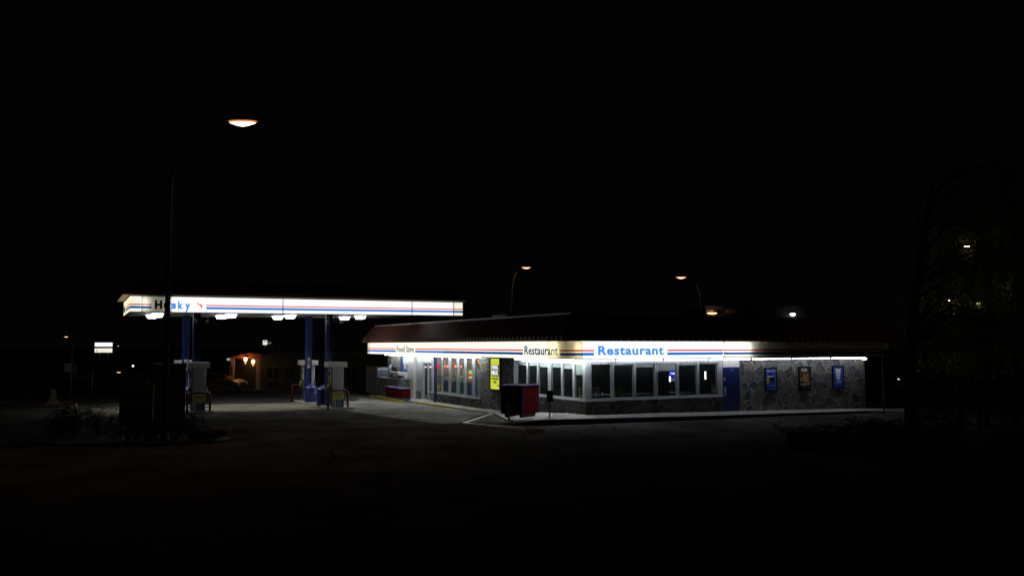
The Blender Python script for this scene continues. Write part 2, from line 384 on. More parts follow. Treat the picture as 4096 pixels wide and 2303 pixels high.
# plain walls at back and ends, ceiling, interior partitions
bk = MB()
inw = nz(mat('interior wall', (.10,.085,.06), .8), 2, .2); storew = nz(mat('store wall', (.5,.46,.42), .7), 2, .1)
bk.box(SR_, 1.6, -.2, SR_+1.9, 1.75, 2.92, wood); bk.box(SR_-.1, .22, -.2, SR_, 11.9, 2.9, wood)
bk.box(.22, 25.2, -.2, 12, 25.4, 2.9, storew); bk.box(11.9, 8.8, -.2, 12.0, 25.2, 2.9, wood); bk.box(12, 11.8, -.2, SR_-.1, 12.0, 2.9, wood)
bk.build('back_wall', B)
iw = MB()
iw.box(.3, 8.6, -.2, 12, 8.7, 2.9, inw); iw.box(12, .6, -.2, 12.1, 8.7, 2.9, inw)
iw.box(8, 8.71, -.2, 8.1, 25.2, 2.9, storew)
iw.build('partition', B)
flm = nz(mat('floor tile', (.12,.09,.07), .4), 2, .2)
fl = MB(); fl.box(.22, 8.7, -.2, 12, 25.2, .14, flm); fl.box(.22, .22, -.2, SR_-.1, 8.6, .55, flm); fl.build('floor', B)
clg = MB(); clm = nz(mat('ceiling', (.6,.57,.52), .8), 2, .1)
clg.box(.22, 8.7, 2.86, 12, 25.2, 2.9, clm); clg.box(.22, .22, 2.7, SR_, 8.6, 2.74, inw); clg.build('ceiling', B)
# soffit under the overhang + roof
sf = MB()
EX = rs(3455)
E1 = on_right(3553, 1380, -OH)[0]                          # right end of the fascia
T1 = on_left(1471, 1390, -OH)[0]                           # far end of the left fascia
sfm = nz(mat('eaves board', (.16,.155,.14), .7), 2, .2)
sf.box(-OH+.05, -OH+.05, ZF0+.02, E1, .1, ZF0+.05, sfm); sf.box(-OH+.05, .1, ZF0+.02, .1, T1, ZF0+.05, sfm)
sf.build('soffit', B)
rf = MB()
zb0, zb1, zt = 3.63, 3.80, 4.66
oB, oT = -OH-.16, -OH+.62
N = int((TL+2.6)/.075)
def prof(off): return [(oB-off, zb0), (oB-off, zb1), (oT-off, zt)]
def ribs(n0, n1, face, step=.36):
    t = n0; pts = []
    while t < n1:
        pts += [(t, 0), (t+.03, .10), (t+step-.17, .10), (t+step-.14, 0)]; t += step
    pts.append((n1, 0))
    mi = rf.mi(roofm)
    for (a, oa), (b, ob) in zip(pts, pts[1:]):
        for k in range(2):
            pa, pb = prof(oa), prof(ob)
            def q(p, n): 
                o, z = p
                # mitre at the corner: clip n to the hip
                nn = max(n, o)
                return (o, nn, z) if face == 'L' else (nn, o, z)
            Q = [q(pa[k], a), q(pb[k], b), q(pb[k+1], b), q(pa[k+1], a)]
            rf.poly(Q if face == 'R' else Q[::-1], roofm)
ribs(oB, T1+.45, 'L'); ribs(oB, E1+.3, 'R')
rf.poly([(oT,oT,zt-.02),(E1,oT,zt-.02),(E1,12,zt-.02),(12,12,zt-.02),(12,T1,zt-.02),(oT,T1,zt-.02)], roofd)
rf.poly([(oB,T1+.4,zb0),(oT,T1+.4,zt),(9,T1+.4,zt),(9,T1+.4,zb0)], roofm)
rf.poly([(E1+.3,oB,zb0),(E1+.3,oB,zb1),(E1+.3,oT,zt),(E1+.3,6,zt),(E1+.3,6,zb0)], roofm)
rf.box(oB+.02, oB+.02, zb0-.012, E1+.28, .3, zb0-.002, dark); rf.box(oB+.02, .3, zb0-.012, .3, T1+.4, zb0-.002, dark)
rf.build('roof', B)
fm = MB()
fm.box(oT-.04, oT-.02, zt-.01, oT+.10, T1+.4, zt+.085, flash); fm.box(oT+.11, oT-.02, zt-.01, E1+.3, oT+.10, zt+.05, dark)  # right-hand flashing coloured dark for the shade on its unlit side
fm.build('roof_flashing', B)

# lit sign band ----------------------------------------------------
BANDS = [(0,.20,'w'), (.20,.355,'b'), (.355,.43,'w'), (.43,.52,'r'), (.52,1.0,'w')]
def sign_panel(parent, frame, a0, a1, z0, z1, wm, rm, bm, stripe=True, name='sign_panel', off=0.0):
    """frame(a, depth, z) -> local point; panel face from a0 to a1"""
    p = MB()
    for u0, u1, k in (BANDS if stripe else [(0, 1, 'w')]):
        m = {'w': wm, 'b': bm, 'r': rm}[k]; q0, q1 = z0+(z1-z0)*u0, z0+(z1-z0)*u1
        p.poly([frame(a0, off, q0), frame(a1, off, q0), frame(a1, off, q1), frame(a0, off, q1)], m)
    return p.build(name, parent)
def housing(parent, frame, a0, a1, z0, z1, depth=.28, m=None, inner=None):
    p = MB(); m = m or alumd; i = inner or m
    p.poly([frame(a0, depth, z0), frame(a1, depth, z0), frame(a1, depth, z1), frame(a0, depth, z1)], i)
    p.poly([frame(a0, 0, z0), frame(a1, 0, z0), frame(a1, depth, z0), frame(a0, depth, z0)], i)
    p.poly([frame(a0, 0, z1), frame(a1, 0, z1), frame(a1, depth, z1), frame(a0, depth, z1)], i)
    for a in (a0, a1): p.poly([frame(a, 0, z0), frame(a, depth, z0), frame(a, depth, z1), frame(a, 0, z1)], i)
    # black trims, top and bottom
    for z, zz in ((z0-.022, z0-.001), (z1+.001, z1+.022)):
        P = [frame(a0,-.01,z),frame(a1,-.01,z),frame(a1,.02,z),frame(a0,.02,z),frame(a0,-.01,zz),frame(a1,-.01,zz),frame(a1,.02,zz),frame(a0,.02,zz)]
        p.hexa(P, m)
    return p.build('sign_housing', parent)
FR = lambda a, d, z: (a, -OH+d, z)          # right face: a = s
FL_ = lambda a, d, z: (-OH+d, a, z)         # left face: a = t
def fr(px): return on_right(px, 1400, -OH)[0]
def flx(px): return on_left(px, 1400, -OH)[0]
zc = fr(2893)
housing(B, FR, fr(2331), zc, ZF0, ZF1); housing(B, FL_, flx(2190), T1, ZF0, ZF1)
inn = mat('sign interior white', (.75,.75,.70), .8)
ch = MB()      # corner box: open inside, tubes stop short of the corner
for z in (ZF0, ZF1): ch.box(-OH, -OH, z-.004, fr(2331), -OH+.3, z+.004, inn); ch.box(-OH, -OH+.3, z-.004, -OH+.3, flx(2190), z+.004, inn)
ch.box(-OH+.3, -OH+.3, ZF0, fr(2331), -OH+.31, ZF1, inn); ch.box(-OH+.3, -OH+.311, ZF0, -OH+.31, flx(2190), ZF1, inn)
ch.build('sign_housing', B)
TWY = transl('translucent aged yellow', (.98,.92,.70), .1)
cpn = MB()
for fn, a0, a1, segs in ((FR, -OH, fr(2331), [(0,1,True)]), (FL_, -OH, flx(2241), [(0,1,True)]), (FL_, flx(2241), flx(2190), [(0,1,False)])):
    for u0, u1, k in (BANDS if segs[0][2] else [(0,1,'w')]):
        m = {'w': TWY, 'b': TB, 'r': TR}[k]; q0, q1 = ZF0+(ZF1-ZF0)*u0, ZF0+(ZF1-ZF0)*u1
        cpn.poly([fn(a0,-.002,q0), fn(a1,-.002,q0), fn(a1,-.002,q1), fn(a0,-.002,q1)], m)
cpn.build('sign_panel', B)
TUBEW = emis('aged sign tube', (1,.90,.66), 7.0)
for zz in (ZF0+.17, ZF0+.36, ZF0+.54):
    for pa, pb in (((-OH+.42, -OH+.15, zz), (fr(2331)-.02, -OH+.15, zz)), ((-OH+.15, flx(2232), zz), (-OH+.15, flx(2190)-.02, zz))):
        tbc = MB(); tbc.tube([pa, pb], .02, TUBEW, 8); tbc.build('sign_tube', B)
# right face
segR = [(fr(2331), fr(2376), WR, SR, SB, True), (fr(2376), fr(2669), WR, SR, SB, False), (fr(2669), fr(2892), WR, SR, SB, True)]
for a, b, wm, rm, bm, st in segR: sign_panel(B, FR, a, b, ZF0, ZF1, wm, rm, bm, st, off=-.002)
# section whose inner lamps stop halfway (real translucent face, tubes inside)
housing(B, FR, zc, E1, ZF0, ZF1, .26, alumd, inn)
p = MB()
for a0, a1 in ((zc+.01, fr(3200)), (fr(3200)+.02, E1-.3)):
    for u0, u1, k in BANDS:
        m = {'w': TW, 'b': TB, 'r': TR}[k]; q0, q1 = ZF0+(ZF1-ZF0)*u0, ZF0+(ZF1-ZF0)*u1
        p.poly([FR(a0,-.002,q0), FR(a1,-.002,q0), FR(a1,-.002,q1), FR(a0,-.002,q1)], m)
p.build('sign_panel', B)
tb = MB()
for zz in (ZF0+.17, ZF0+.36, ZF0+.54): tb.tube([(zc+.05, -OH+.14, zz), (fr(3005), -OH+.14, zz)], .02, TUBEI, 8)
tb.build('sign_tube', B)
ec = MB(); ec.box(E1-.28, -OH-.012, ZF0+.35, E1, -OH+.02, ZF1, nz(mat('pale end cap', (.75,.74,.66), .7), 3, .2)); ec.box(E1-.28, -OH-.01, ZF0, E1, -OH+.02, ZF0+.345, dark); ec.build('end_cap', B)
# left face
segL = [(flx(2190), flx(2092), WB, SR, SBd, False), (flx(2092), flx(1992), WB, SR, SBd, True),
        (flx(1991.5), flx(1777), WB, SR, SBd, True), (flx(1776.5), flx(1661), WB, SR, SB, True), (flx(1661), flx(1583), WB, SR, SB, False), (flx(1583), flx(1478), WB, SR, SB, True), (flx(1477), T1, WC, SRd, SBd, True)]
for a, b, wm, rm, bm, st in segL: sign_panel(B, FL_, a, b, ZF0, ZF1, wm, rm, bm, st, off=-.002)
H = ZF1-ZF0
text('lettering', 'Restaurant', fr(2654)-fr(2392), .372, LB, B, (fr(2392), -OH-.012, ZF0+.145), (1,0,0), .036, 1.12)
text('lettering', 'Restaurant', flx(2099)-flx(2232), .362, LN, B, (-OH-.012, flx(2099), ZF0+.145), (0,-1,0), .018, 1.06)
for w_, a, b in (('Food', 1588, 1619), ('Store', 1626, 1656)): text('lettering', w_, flx(a)-flx(b), .345, LG, B, (-OH-.012, flx(a), ZF0+.145), (0,-1,0), .012, 1.04)

# windows ------------------------------------------------------------
def bays(face, bl, z0, z1, plane, pxfun, name='window', blinds=(), deep=.12, header=True, tcut=None):
    pr = .02 if face == 'R' else .008
    """each bay: frame + glass + optional blind"""
    for i, (a, b) in enumerate(bl):
        p, q = sorted((pxfun(a), pxfun(b)))
        fw = .04
        m = MB()
        def bx(mb, u0, u1, d0, d1, za, zb, mt):
            if face == 'R': mb.box(u0, d0, za, u1, d1, zb, mt)
            else: mb.box(d0, u0, za, d1, u1, zb, mt)
        bx(m, p-fw, p, plane-pr, plane+deep, z0, z1, alum); bx(m, q, q+fw, plane-pr, plane+deep, z0, z1, alum)
        bx(m, p, q, plane-pr, plane+deep, z0, z0+.07, alum); bx(m, p, q, plane-pr, plane+deep, z1-.05, z1, alum)
        bx(m, p, p+.010, plane-.004, plane+.03, z0+.07, z1-.05, alumd); bx(m, q-.010, q, plane-.004, plane+.03, z0+.07, z1-.05, alumd)
        fo = m.build('window_frame', B, bevel=.006)
        gm = MB()
        y = plane+.012
        P = [(p+.010,z0+.07),(q-.010,z0+.07),(q-.010,z1-.05),(p+.010,z1-.05)]
        gm.poly([(u, y, z) if face == 'R' else (y, u, z) for u, z in P], GL)
        gm.build('glass_pane', fo)
        if i < len(blinds) and blinds[i] > 0:
            bm = MB(); bx(bm, p+.02, q-.02, plane+.05, plane+.06, z1-.05-blinds[i], z1-.05, blind); bx(bm, p+.02, q-.02, plane+.045, plane+.07, z1-.07-blinds[i], z1-.05-blinds[i], blind)
            bm.build('blind', fo)
bays('R', RB, ZS, ZT, -.01, rs, blinds=(0, .035, .13, .31, .07, .03))
bays('L', LBy, ZS, ZT, -.01, lt, deep=.05, blinds=(.13, .14, .18, .16, .20, .44))
bays('L', SBy, ZSS, 2.85, -.01, lt, deep=.05)
class FX:
    def box(self, *a): m = MB(); m.box(*a); m.build('mullion', B, bevel=.008)
fx = FX()
fx.box(-.09, -.09, ZS, lt(2341)*0+rs(2361), .12, ZT+.02, alum)                      # corner post
fx.box(-.03, -.06, ZT, sD0-.03, .12, ZF0+.02, alum)                                   # head strip
fx.box(-.06, .13, ZT, .12, tA, ZF0+.02, alum)
fx.box(-.06, tB+.01, 2.85, .16, tC+.1, ZF0+.02, alum)
fx.box(rs(2872), -.05, ZS, rs(2887), .12, ZT, alum); fx.box(-.05, lt(2057)-.12, ZS, .12, lt(2057), ZT, alum)
fx.box(-.05, lt(2199)-.1, ZS, .12, lt(2199)+.1, ZT, alum)
for a, b in zip(RB, RB[1:]):
    c, d = rs(a[1])+.04, rs(b[0])-.04
    if d > c+.002: fx.box(c+.001, -.02, ZS, d-.001, .1, ZT, alumd)
for bl, z0, z1 in ((LBy, ZS, ZT), (SBy, ZSS, 2.85)):
    for a, b in zip(bl, bl[1:]):
        c, d = lt(b[0])+.04, lt(a[1])-.04
        if d > c+.002: fx.box(-.012, c+.001, z0, .1, d-.001, z1, alum)

sl = MB()
sl.box(-.16, -.16, ZS-.06, sD0-.03, .1, ZS-.002, alum); sl.build('window_sill', B, bevel=.01); sl = MB(); sl.box(-.161, .101, ZS-.06, .1, tA+.02, ZS-.002, alum); sl.build('window_sill', B, bevel=.01); sl = MB()
sl.box(-.16, tB-.02, ZSS-.06, .1, tC+.3, ZSS-.002, alum)
sl.build('window_sill', B, bevel=.01)
# staff door
d = MB(); d.box(sD0+.02, -.03, .40, sD1-.02, .03, 2.44, blued); do = d.build('door', B, bevel=.006)
hd = MB(); hd.box(sD0+.10, -.045, 1.15, sD0+.19, -.031, 1.53, alum); hd.build('push_plate', do)
st = MB(); st.box(sD0+.06, -.036, 1.83, sD0+.18, -.031, 1.96, white); st.box(sD0+.09, -.038, 1.87, sD0+.15, -.037, 1.93, black); st.build('sticker', do)
em = MB(); em.box((sD0+sD1)/2-.05, -.05, 2.30, (sD0+sD1)/2+.11, -.031, 2.34, mat('door badge', (.2,.35,.6), .4)); em.build('badge', do)
df = MB(); df.box(sD0-.03, -.045, .38, sD0+.02, .1, ZF0+.02, alumd); df.box(sD1-.02, -.045, .36, sD1+.03, .1, ZF0+.02, alumd); df.box(sD0+.02, -.035, 2.445, sD1-.02, .05, ZF0+.02, white)
df.build('door_frame', B)
# store entrance
en = MB()
def dl(a, b): return sorted((lt(a), lt(b)))
a, b = dl(1659, 1635); en.box(-.10, a, -.05, .2, b, 2.92, white)                        # white pier
a, b = dl(1666, 1660); en.box(.25, a, -.05, .35, b, 2.9, black)
en.build('pier', B)
e2 = MB()
def jam(x, w_=.07, z1=2.9, o=.0): 
    t = lt(x); e2.box(o-.05, t-w_/2, .1, o+.08, t+w_/2, z1, alum)
for x in (1669, 1690.5, 1694, 1713, 1728, 1732): jam(x)
a, b = dl(1733, 1666); e2.box(-.05, a, 2.9, .08, b, 2.92, alum); e2.box(-.05, a, .08, .08, b, .14, alum)
a, b = dl(1731, 1692); e2.box(-.045, a, 2.38, .075, b, 2.46, alum)
e2.build('door_frame', B, bevel=.005)
e3 = MB(); a, b = dl(1731, 1692); e3.box(-.03, a, 2.46, .02, b, 2.9, nz(mat('transom panel', (.55,.5,.5), .6), 3, .08)); a, b = dl(1690, 1670); e3.box(-.01, a, .14, .03, b, 2.9, nz(mat('frosted side panel', (.42,.46,.48), .5), 3, .1))
e3.build('transom', B)
gd = MB()
a, b = dl(1727, 1695); gd.poly([(0,a,.14),(0,b,.14),(0,b,2.38),(0,a,2.38)], GL); gd.build('glass_door', B)
sp = MB(); a, b = dl(1684, 1672); sp.box(-.12, a, .12, .1, b, .62, STND); sp.build('door_plinth', B)
# blue post
po = MB(); t = lt(1764); po.box(-.42, t-.07, .1, -.28, t+.07, ZF0+.03, blued); po.build('post', B, bevel=.01)
pe = MB(); pe.box(E1-.05, -OH+.3, -.1, E1, -OH+.35, ZF0+.02, mat('pale post', (.02,.019,.016), .8)); pe.build('post', B)
# fluorescent fittings under the soffit
def fitting(parent, p0, p1, name='tube_light', TM=TUBE):
    a, b = Vector(p0), Vector(p1); d = (b-a).normalized(); 
    m = MB(); n = Vector((-d.y, d.x, 0))*.06
    h = [a-n+Vector((0,0,.02)), b-n+Vector((0,0,.02)), b+n+Vector((0,0,.02)), a+n+Vector((0,0,.02))]
    m.hexa([tuple(q) for q in h]+[tuple(q+Vector((0,0,.05))) for q in h], white)
    for e, k in ((a, 1), (b, -1)):
        m.hexa([tuple(e+d*k*x+n*y/.06*.02+Vector((0,0,z))) for z in (-.05,.02) for x, y in ((0,-1),(.035,-1),(.035,1),(0,1))], alumd)
    o = m.build(name, parent)
    t = MB(); t.tube([a+d*.036-Vector((0,0,.022)), b-d*.036-Vector((0,0,.022))], .021, TM, 10); t.build('tube', o)
ZTU = 2.835
RT = [2361.5, 2460, 2652, 2834, 3004, 3165.7, 3321, 3464]
for a, b in zip(RT, RT[1:]): fitting(B, (on_right(a,1435,-.36)[0]+.035, -.36, ZTU), (on_right(b,1430,-.36)[0]-.035, -.36, ZTU))
LT1 = [2356, 2305, 2198, 2107, 2057]; LT2 = [1926, 1867, 1800, 1739, 1683, 1632, 1583, 1541]
for L_ in (LT1, LT2):
    for a, b in zip(L_, L_[1:]): fitting(B, (-.36, on_left(a,1435,-.36)[0]+.04, ZTU), (-.36, on_left(b,1430,-.36)[0]-.04, ZTU), TM=TUBEL if L_ is LT2 else TUBEM)
fitting(B, (on_right(3466,1430,-.36)[0]+.10, -.34, ZTU-.06), (on_right(3466,1430,-.36)[0]+.10, 1.0, ZTU-.06))

# store interior
si = MB(); SE = emis('shop ceiling light', (1,.95,.88), 8.0)
for x in (1.6, 4.2, 6.6):
    for t in (10.5, 13.5, 16.5, 19.5, 22.5): si.box(x-.3, t-.6, 2.84, x+.3, t+.6, 2.855, SE)
si.build('ceiling_light', B)
def on_t(px, py, t):   # interior plane t=const
    return on_right(px, py, t)
sg = MB(); t0 = 21.0
RS = emis('red menu board', (1,.03,.02), .9); YS = emis('menu picture', (1,.72,.35), 1.1)
for a, b in ((1748,1760),(1768,1799),(1814,1828),(1838,1850)):
    s0, z0 = on_t(a, 1471, t0); s1, z1 = on_t(b, 1457, t0); sg.box(s0, t0, z0, s1, t0+.1, z1, RS)
for a in (1778, 1791, 1822, 1844):
    s0, z0 = on_t(a-4.5, 1470, t0-.02); s1, z1 = on_t(a+4.5, 1459, t0-.02); m_ = []
    cx, cz = (s0+s1)/2, (z0+z1)/2
    sg.poly([(cx+(s1-s0)/2*math.cos(q*.5236), t0-.02, cz+(z1-z0)/2*math.sin(q*.5236)) for q in range(12)], YS)
s0, z0 = on_t(1736, 1455, 21.3); s1, z1 = on_t(1960, 1425, 21.3)
bh = MB(); bh.box(s0-2, 21.3, z0, s1+2, 21.5, 2.86, nz(mat('bulkhead cream', (.75,.68,.62), .8), 2, .06)); bh.build('bulkhead', B)
tag(sg.build('menu_board', None, (BX,BY,0), rz=ROT), 'red lit menu board with round pictures high inside the food store', 'menu board')
sg2 = MB(); s0, z0 = on_t(1700, 1480, 22); s1, z1 = on_t(1730, 1474, 22); BSg = emis('cooler header light', (.85,.85,1), 2.5)
for a, b in ((1697,1702),(1705,1712),(1716,1729)):
    s0, z0 = on_t(a, 1470, 22); s1, z1 = on_t(b, 1464, 22); sg2.box(s0, 22, z0, s1, 22.1, z1, BSg if a != 1705 else emis('cooler header red', (1,.25,.3), 1.5))
s0, _ = on_t(1696, 1470, 22); s1, _ = on_t(1731, 1470, 22); sg2.box(s0, 22.11, .2, s1, 22.6, 2.5, nz(mat('cooler cabinet', (.03,.04,.09), .3), 3, .4))
tag(sg2.build('drinks_cooler', None, (BX,BY,0), rz=ROT), 'dark drinks cooler with a lit header seen through the store door', 'drinks cooler')
# shelving with goods
cols = [(.5,.12,.08),(.55,.4,.1),(.12,.2,.4),(.5,.35,.25),(.08,.25,.1),(.6,.55,.5),(.35,.1,.12),(.5,.25,.08)]
cm = [mat('goods %d' % i, c, .5) for i, c in enumerate(cols)]
def shelf(s0, s1, t, label, tall=1.35):
    o = thing('store_shelf', label, 'shelf', (*wor((s0+s1)/2, t), .14), ROT, 'shelves of goods inside the food store')
    f = MB(); hw = (s1-s0)/2
    for z in (.1, .45, .8, tall-.2): f.box(-hw, -.25, z, hw, .25, z+.03, alumd)
    f.box(-hw, .24, 0, hw, .27, tall, storew); f.box(-hw, -.22, 0, hw, -.2, .1, alumd)
    f.build('rack', o)
    gds = MB(); rr = random.Random(int(t*10))
    for z in (.13, .48, .83, tall-.17):
        x = -hw+.03
        while x < hw-.12:
            w_ = rr.uniform(.06, .16); h = rr.uniform(.12, .28); gds.box(x, -.22, z+.001, x+w_*.9, -.22+rr.uniform(.15,.35), z+h, rr.choice(cm)); x += w_
    gds.build('goods', o); o2 = gds
shelf(1.0, 3.4, 15.2, 'shelf of packets just behind the right-hand store windows')
shelf(1.2, 4.2, 17.6, 'shelf of packets in the middle of the food store')
shelf(1.2, 4.6, 20.2, 'shelf of packets at the back of the food store below the menu board', 1.55)
# posters hung inside the store windows
def wp_(px0, px1, py0, py1, m, name, label, cat, txt=None):
    t0_, z0 = on_left(px1, py1, .07); t1_, _ = on_left(px0, py1, .07); _, z1 = on_left((px0+px1)/2, py0, .07); _, z0 = on_left((px0+px1)/2, py1, .07)
    p = MB(); p.box(.065, t0_, z0, .07, t1_, z1, m); o = p.build(name, None, (BX,BY,0), rz=ROT); tag(o, label, cat); return o, t0_, t1_, z0, z1
tealp = nz(mat('teal poster back', (.10,.20,.20), .6), 3, .4); navyp = nz(mat('navy poster', (.05,.06,.22), .6), 4, .6); greenp = nz(mat('green poster', (.03,.14,.09), .6), 4, .7); dkp = nz(mat('dark poster', (.05,.07,.08), .6), 4, .7)
PO = 'posters hung in the lower store windows'
for a, b, y0, y1, m_, lb in ((1775,1794,1522,1563,nz(mat('dark blue poster', (.03,.07,.13), .6), 4, .8),'dark blue poster right of the blue post in the store window'),
        (1807,1826,1527,1569,dkp,'black and pale green poster in the third store window'), (1839,1856,1528,1573,greenp,'green poster in the store window'),
        (1870,1888,1532,1577,navyp,'navy poster with a white figure in the store window'), (1903,1918.5,1476,1580,nz(mat('pale stand', (.28,.36,.38), .4), 1.5, .35),'tall pale blue cabinet filling the rightmost store window')):
    o = wp_(a, b, y0, y1, m_, 'window_poster', lb, 'poster'); o[0]['group'] = PO
o, a, b, z0, z1 = wp_(1749, 1760, 1536, 1560, yels, 'yellow_notice', 'yellow notice with black writing left of the blue post in the store window', 'notice')
tm = MB()
for k in range(4): tm.box(.0645, a+.08, z0+.1+k*.13, .0655-.001, b-.08, z0+.13+k*.13, black)
tm.build('writing', o)
ls = MB(); s0, z0 = on_left(1888, 1512, .09); s1, z1 = on_left(1875.5, 1480, .09)
tt = sorted((s0, s1)); zz = (z1-z0)
ls.box(.09, tt[0], z0, .10, tt[1], z0+zz*.18, emis('lottery sign green', (.55,1,.45), .9)); ls.box(.09, tt[0], z0+zz*.18, .10, tt[1], z0+zz*.55, emis('lottery sign red', (1,.04,.03), .8)); ls.box(.09, tt[0], z0+zz*.55, .10, tt[1], z1, emis('lottery sign yellow', (.62,1,.2), .8))
tag(ls.build('window_sign', None, (BX,BY,0), rz=ROT), 'small lit green and red sign hanging in the fifth store window', 'sign')
ob = MB(); t_, z_ = on_left(1915, 1447, .2); ob.lathe([(.0,z_-.22),(.12,z_-.18),(.16,z_),(.12,z_+.16),(.0,z_+.2)], mat('orange', (.6,.16,.03), .5), .25, t_, 12)
tag(ob.build('window_ornament', None, (BX,BY,0), rz=ROT), 'orange ornament hanging at the top of the rightmost store window', 'ornament')

# restaurant interior: tables, chairs, cooler
tbw = nz(mat('table top green', (.07,.14,.13), .35), 2, .2); plate = mat('white crockery', (.7,.72,.72), .3); ycr = nz(mat('yellow chair frame', (.30,.23,.03), .5), 3, .2)
def table(s, t, label, n):
    o = thing('restaurant_table', label, 'table', (*wor(s, t), .55), ROT, 'tables inside the dark restaurant windows')
    m = MB(); m.box(-.6, -.4, .72, .6, .4, .76, tbw); m.build('tabletop', o, bevel=.01)
    m = MB(); m.tube([(0,0,0),(0,0,.72)], .04, alumd, 8); m.box(-.25,-.25,0,.25,.25,.03, alumd); m.build('pedestal', o)
    return o
tabs = [table(.95, .75, 'dark green restaurant table laid with crockery at the corner window', 1), table(3.3, .8, 'dark restaurant table behind the second front window', 2), table(5.6, .8, 'dark restaurant table behind the fourth front window', 3)]
def chair(s, t, rz, label):
    o = thing('restaurant_chair', label, 'chair', (*wor(s, t), .55), ROT+rz, 'yellow framed chairs inside the restaurant')
    m = MB(); m.box(-.24,-.22,.43,.24,.22,.48, dark); m.build('seat', o, bevel=.01)
    m = MB()
    for x in (-.24, .21): m.box(x, .20, .45, x+.03, .23, 1.02, ycr)
    m.box(-.21,.20,.98,.21,.23,1.02, ycr); m.box(-.21,.20,.60,.21,.23,.64, ycr); m.box(-.10,.205,.64,.10,.222,.98, mat('woven back', (.10,.09,.05), .7)); m.build('backrest', o)
    for x in (-.22, .19):
        for y in (-.2, .19):
            m = MB(); m.box(x, y, 0, x+.03, y+.03, .43, ycr); m.build('leg', o)
chair(1.15, 1.75, 0, 'yellow framed chair at the corner window, left of the pair'); chair(1.72, 1.75, 0, 'yellow framed chair at the corner window, right of the pair'); chair(3.1, 1.8, .15, 'yellow framed chair behind the second front window')
for i, (s, t, z, k) in enumerate(((.55,.55,1.315,0),(.9,.6,1.315,1),(1.25,.62,1.315,1),(1.45,.55,1.315,0))):
    m = MB()
    if k == 0: m.lathe([(0,0),(.07,.0),(.12,.02),(.13,.03),(.11,.025),(0,.012)], plate, 0, 0, 16)
    else: m.lathe([(0,0),(.035,0),(.042,.09),(.038,.09),(.033,.01),(0,.008)], plate, 0, 0, 14)
    tag(m.build('plate' if k == 0 else 'cup', None, (*wor(s, t), z)), ['white plate on the left of the corner restaurant table','white cup in the middle of the corner restaurant table','white cup right of middle on the corner restaurant table','white plate on the right of the corner restaurant table'][i], 'plate' if k == 0 else 'cup')
# cola cooler
tc_ = 6.0
s0, z0 = on_right(2676, 1480, tc_); s1, z1 = on_right(2702, 1500, tc_)
ck_ = thing('drinks_cooler', 'tall drinks cooler with a lit blue header behind the fourth restaurant window', 'drinks cooler', (*wor((s0+s1)/2+.05, tc_), .55), ROT)
hw = (s1-s0)/2+.04
cb = MB(); cb.box(-hw, .0, 0, hw, .7, z0-.55+.02, nz(mat('cooler body', (.10,.12,.15), .4), 3, .3)); cb.build('cabinet', ck_)
_, za = on_right(2690, 1499, tc_); _, zb = on_right(2690, 1484, tc_)
hh = MB(); hh.box(-hw, -.04, za-.55, hw, -.001, zb-.55, emis('cooler header blue', (.02,.03,.95), .9)); ho = hh.build('header', ck_)
text('lettering', 'pepsi', hw*1.1, (zb-za)*.5, emis('cooler header white', (.7,.75,1), 1.6), ho, (-hw*.3, -.045, za-.55+(zb-za)*.25), (1,0,0), .01)
lm = MB(); lm.tube([(-hw*.8,-.045,zb-.55-(zb-za)*.35),(-hw*.62,-.045,zb-.55-(zb-za)*.7),(-hw*.5,-.045,zb-.55-(zb-za)*.3)], .012, emis('cooler header white', (.7,.75,1), 1.6), 6); lm.build('mark', ho)
_, zc_ = on_right(2690, 1504, tc_); _, zd = on_right(2690, 1523, tc_)
gg = MB(); gg.box(-hw*.7, -.02, zd-.55, hw*.95, -.0005, zc_-.55, emis('cooler window glow', (.06,.06,.32), .5))
for k in range(6): gg.box(-hw*.62+k*hw*.27, -.03, zd-.53, -hw*.55+k*hw*.27, -.021, zd-.53+.06, emis('bottle glint', (.4,.4,1), .8))
gg.build('shelf_window', ck_)
gl_ = MB(); gl_.box(-hw*1.05, -.05, zd-.58, -hw*.78, -.01, zc_-.55, emis('cooler tube', (1,.92,.9), 3)); gl_.box(hw*.72, -.05, zd-.45, hw*.9, -.031, zc_-.75, emis('cooler tube', (1,.92,.9), 3)); gl_.build('lamp', ck_)
# second lit strip behind the last window
s_, za = on_right(2823, 1516, 5.0); _, zb = on_right(2823, 1485, 5.0)
sm_ = thing('counter_display', 'narrow lit display strip behind the last restaurant window', 'display', (*wor(s_, 5.0), .55), ROT)
m = MB(); m.box(-.04, -.01, za-.55, .02, .03, zb-.55, emis('display lamp', (1,.9,.85), 3)); m.build('lamp', sm_)
m = MB(); m.box(-.06, .031, 0, .4, .5, zb-.5, dark); m.build('cabinet', sm_)
# window sticker and parking notice
s0, z0 = on_right(2846, 1572, .02); s1, z1 = on_right(2866, 1532, .02)
m = MB(); m.box(s0, .015, z0, s1, .02, z1, nz(mat('pale green notice', (.16,.24,.20), .6), 4, .15)); m.box(s0+.03, .010, z0+(z1-z0)*.42, s1-.03, .0145, z1-.04, nz(mat('notice panel', (.06,.14,.12), .6), 4, .2))
no_ = m.build('window_notice', None, (BX,BY,0), rz=ROT); tag(no_, 'pale green notice with a letter P inside the last restaurant window', 'notice')
text('lettering', 'P', .1, .2, black, no_, ((s0+s1)/2-.05, .006, z0+(z1-z0)*.55), (1,0,0), .02)
def rooms():
    m = MB()
    for k, (px, py, w_, h_) in enumerate(((2385,1465,.55,.5),(2765,1490,.35,.6))):
        s, z = on_right(px, py, 8.5); m.box(s-w_/2, 8.56, z-h_/2, s+w_/2, 8.595, z+h_/2, mat('faint picture', (.2,.10,.03), .7))
    return m
rooms().build('picture', B)

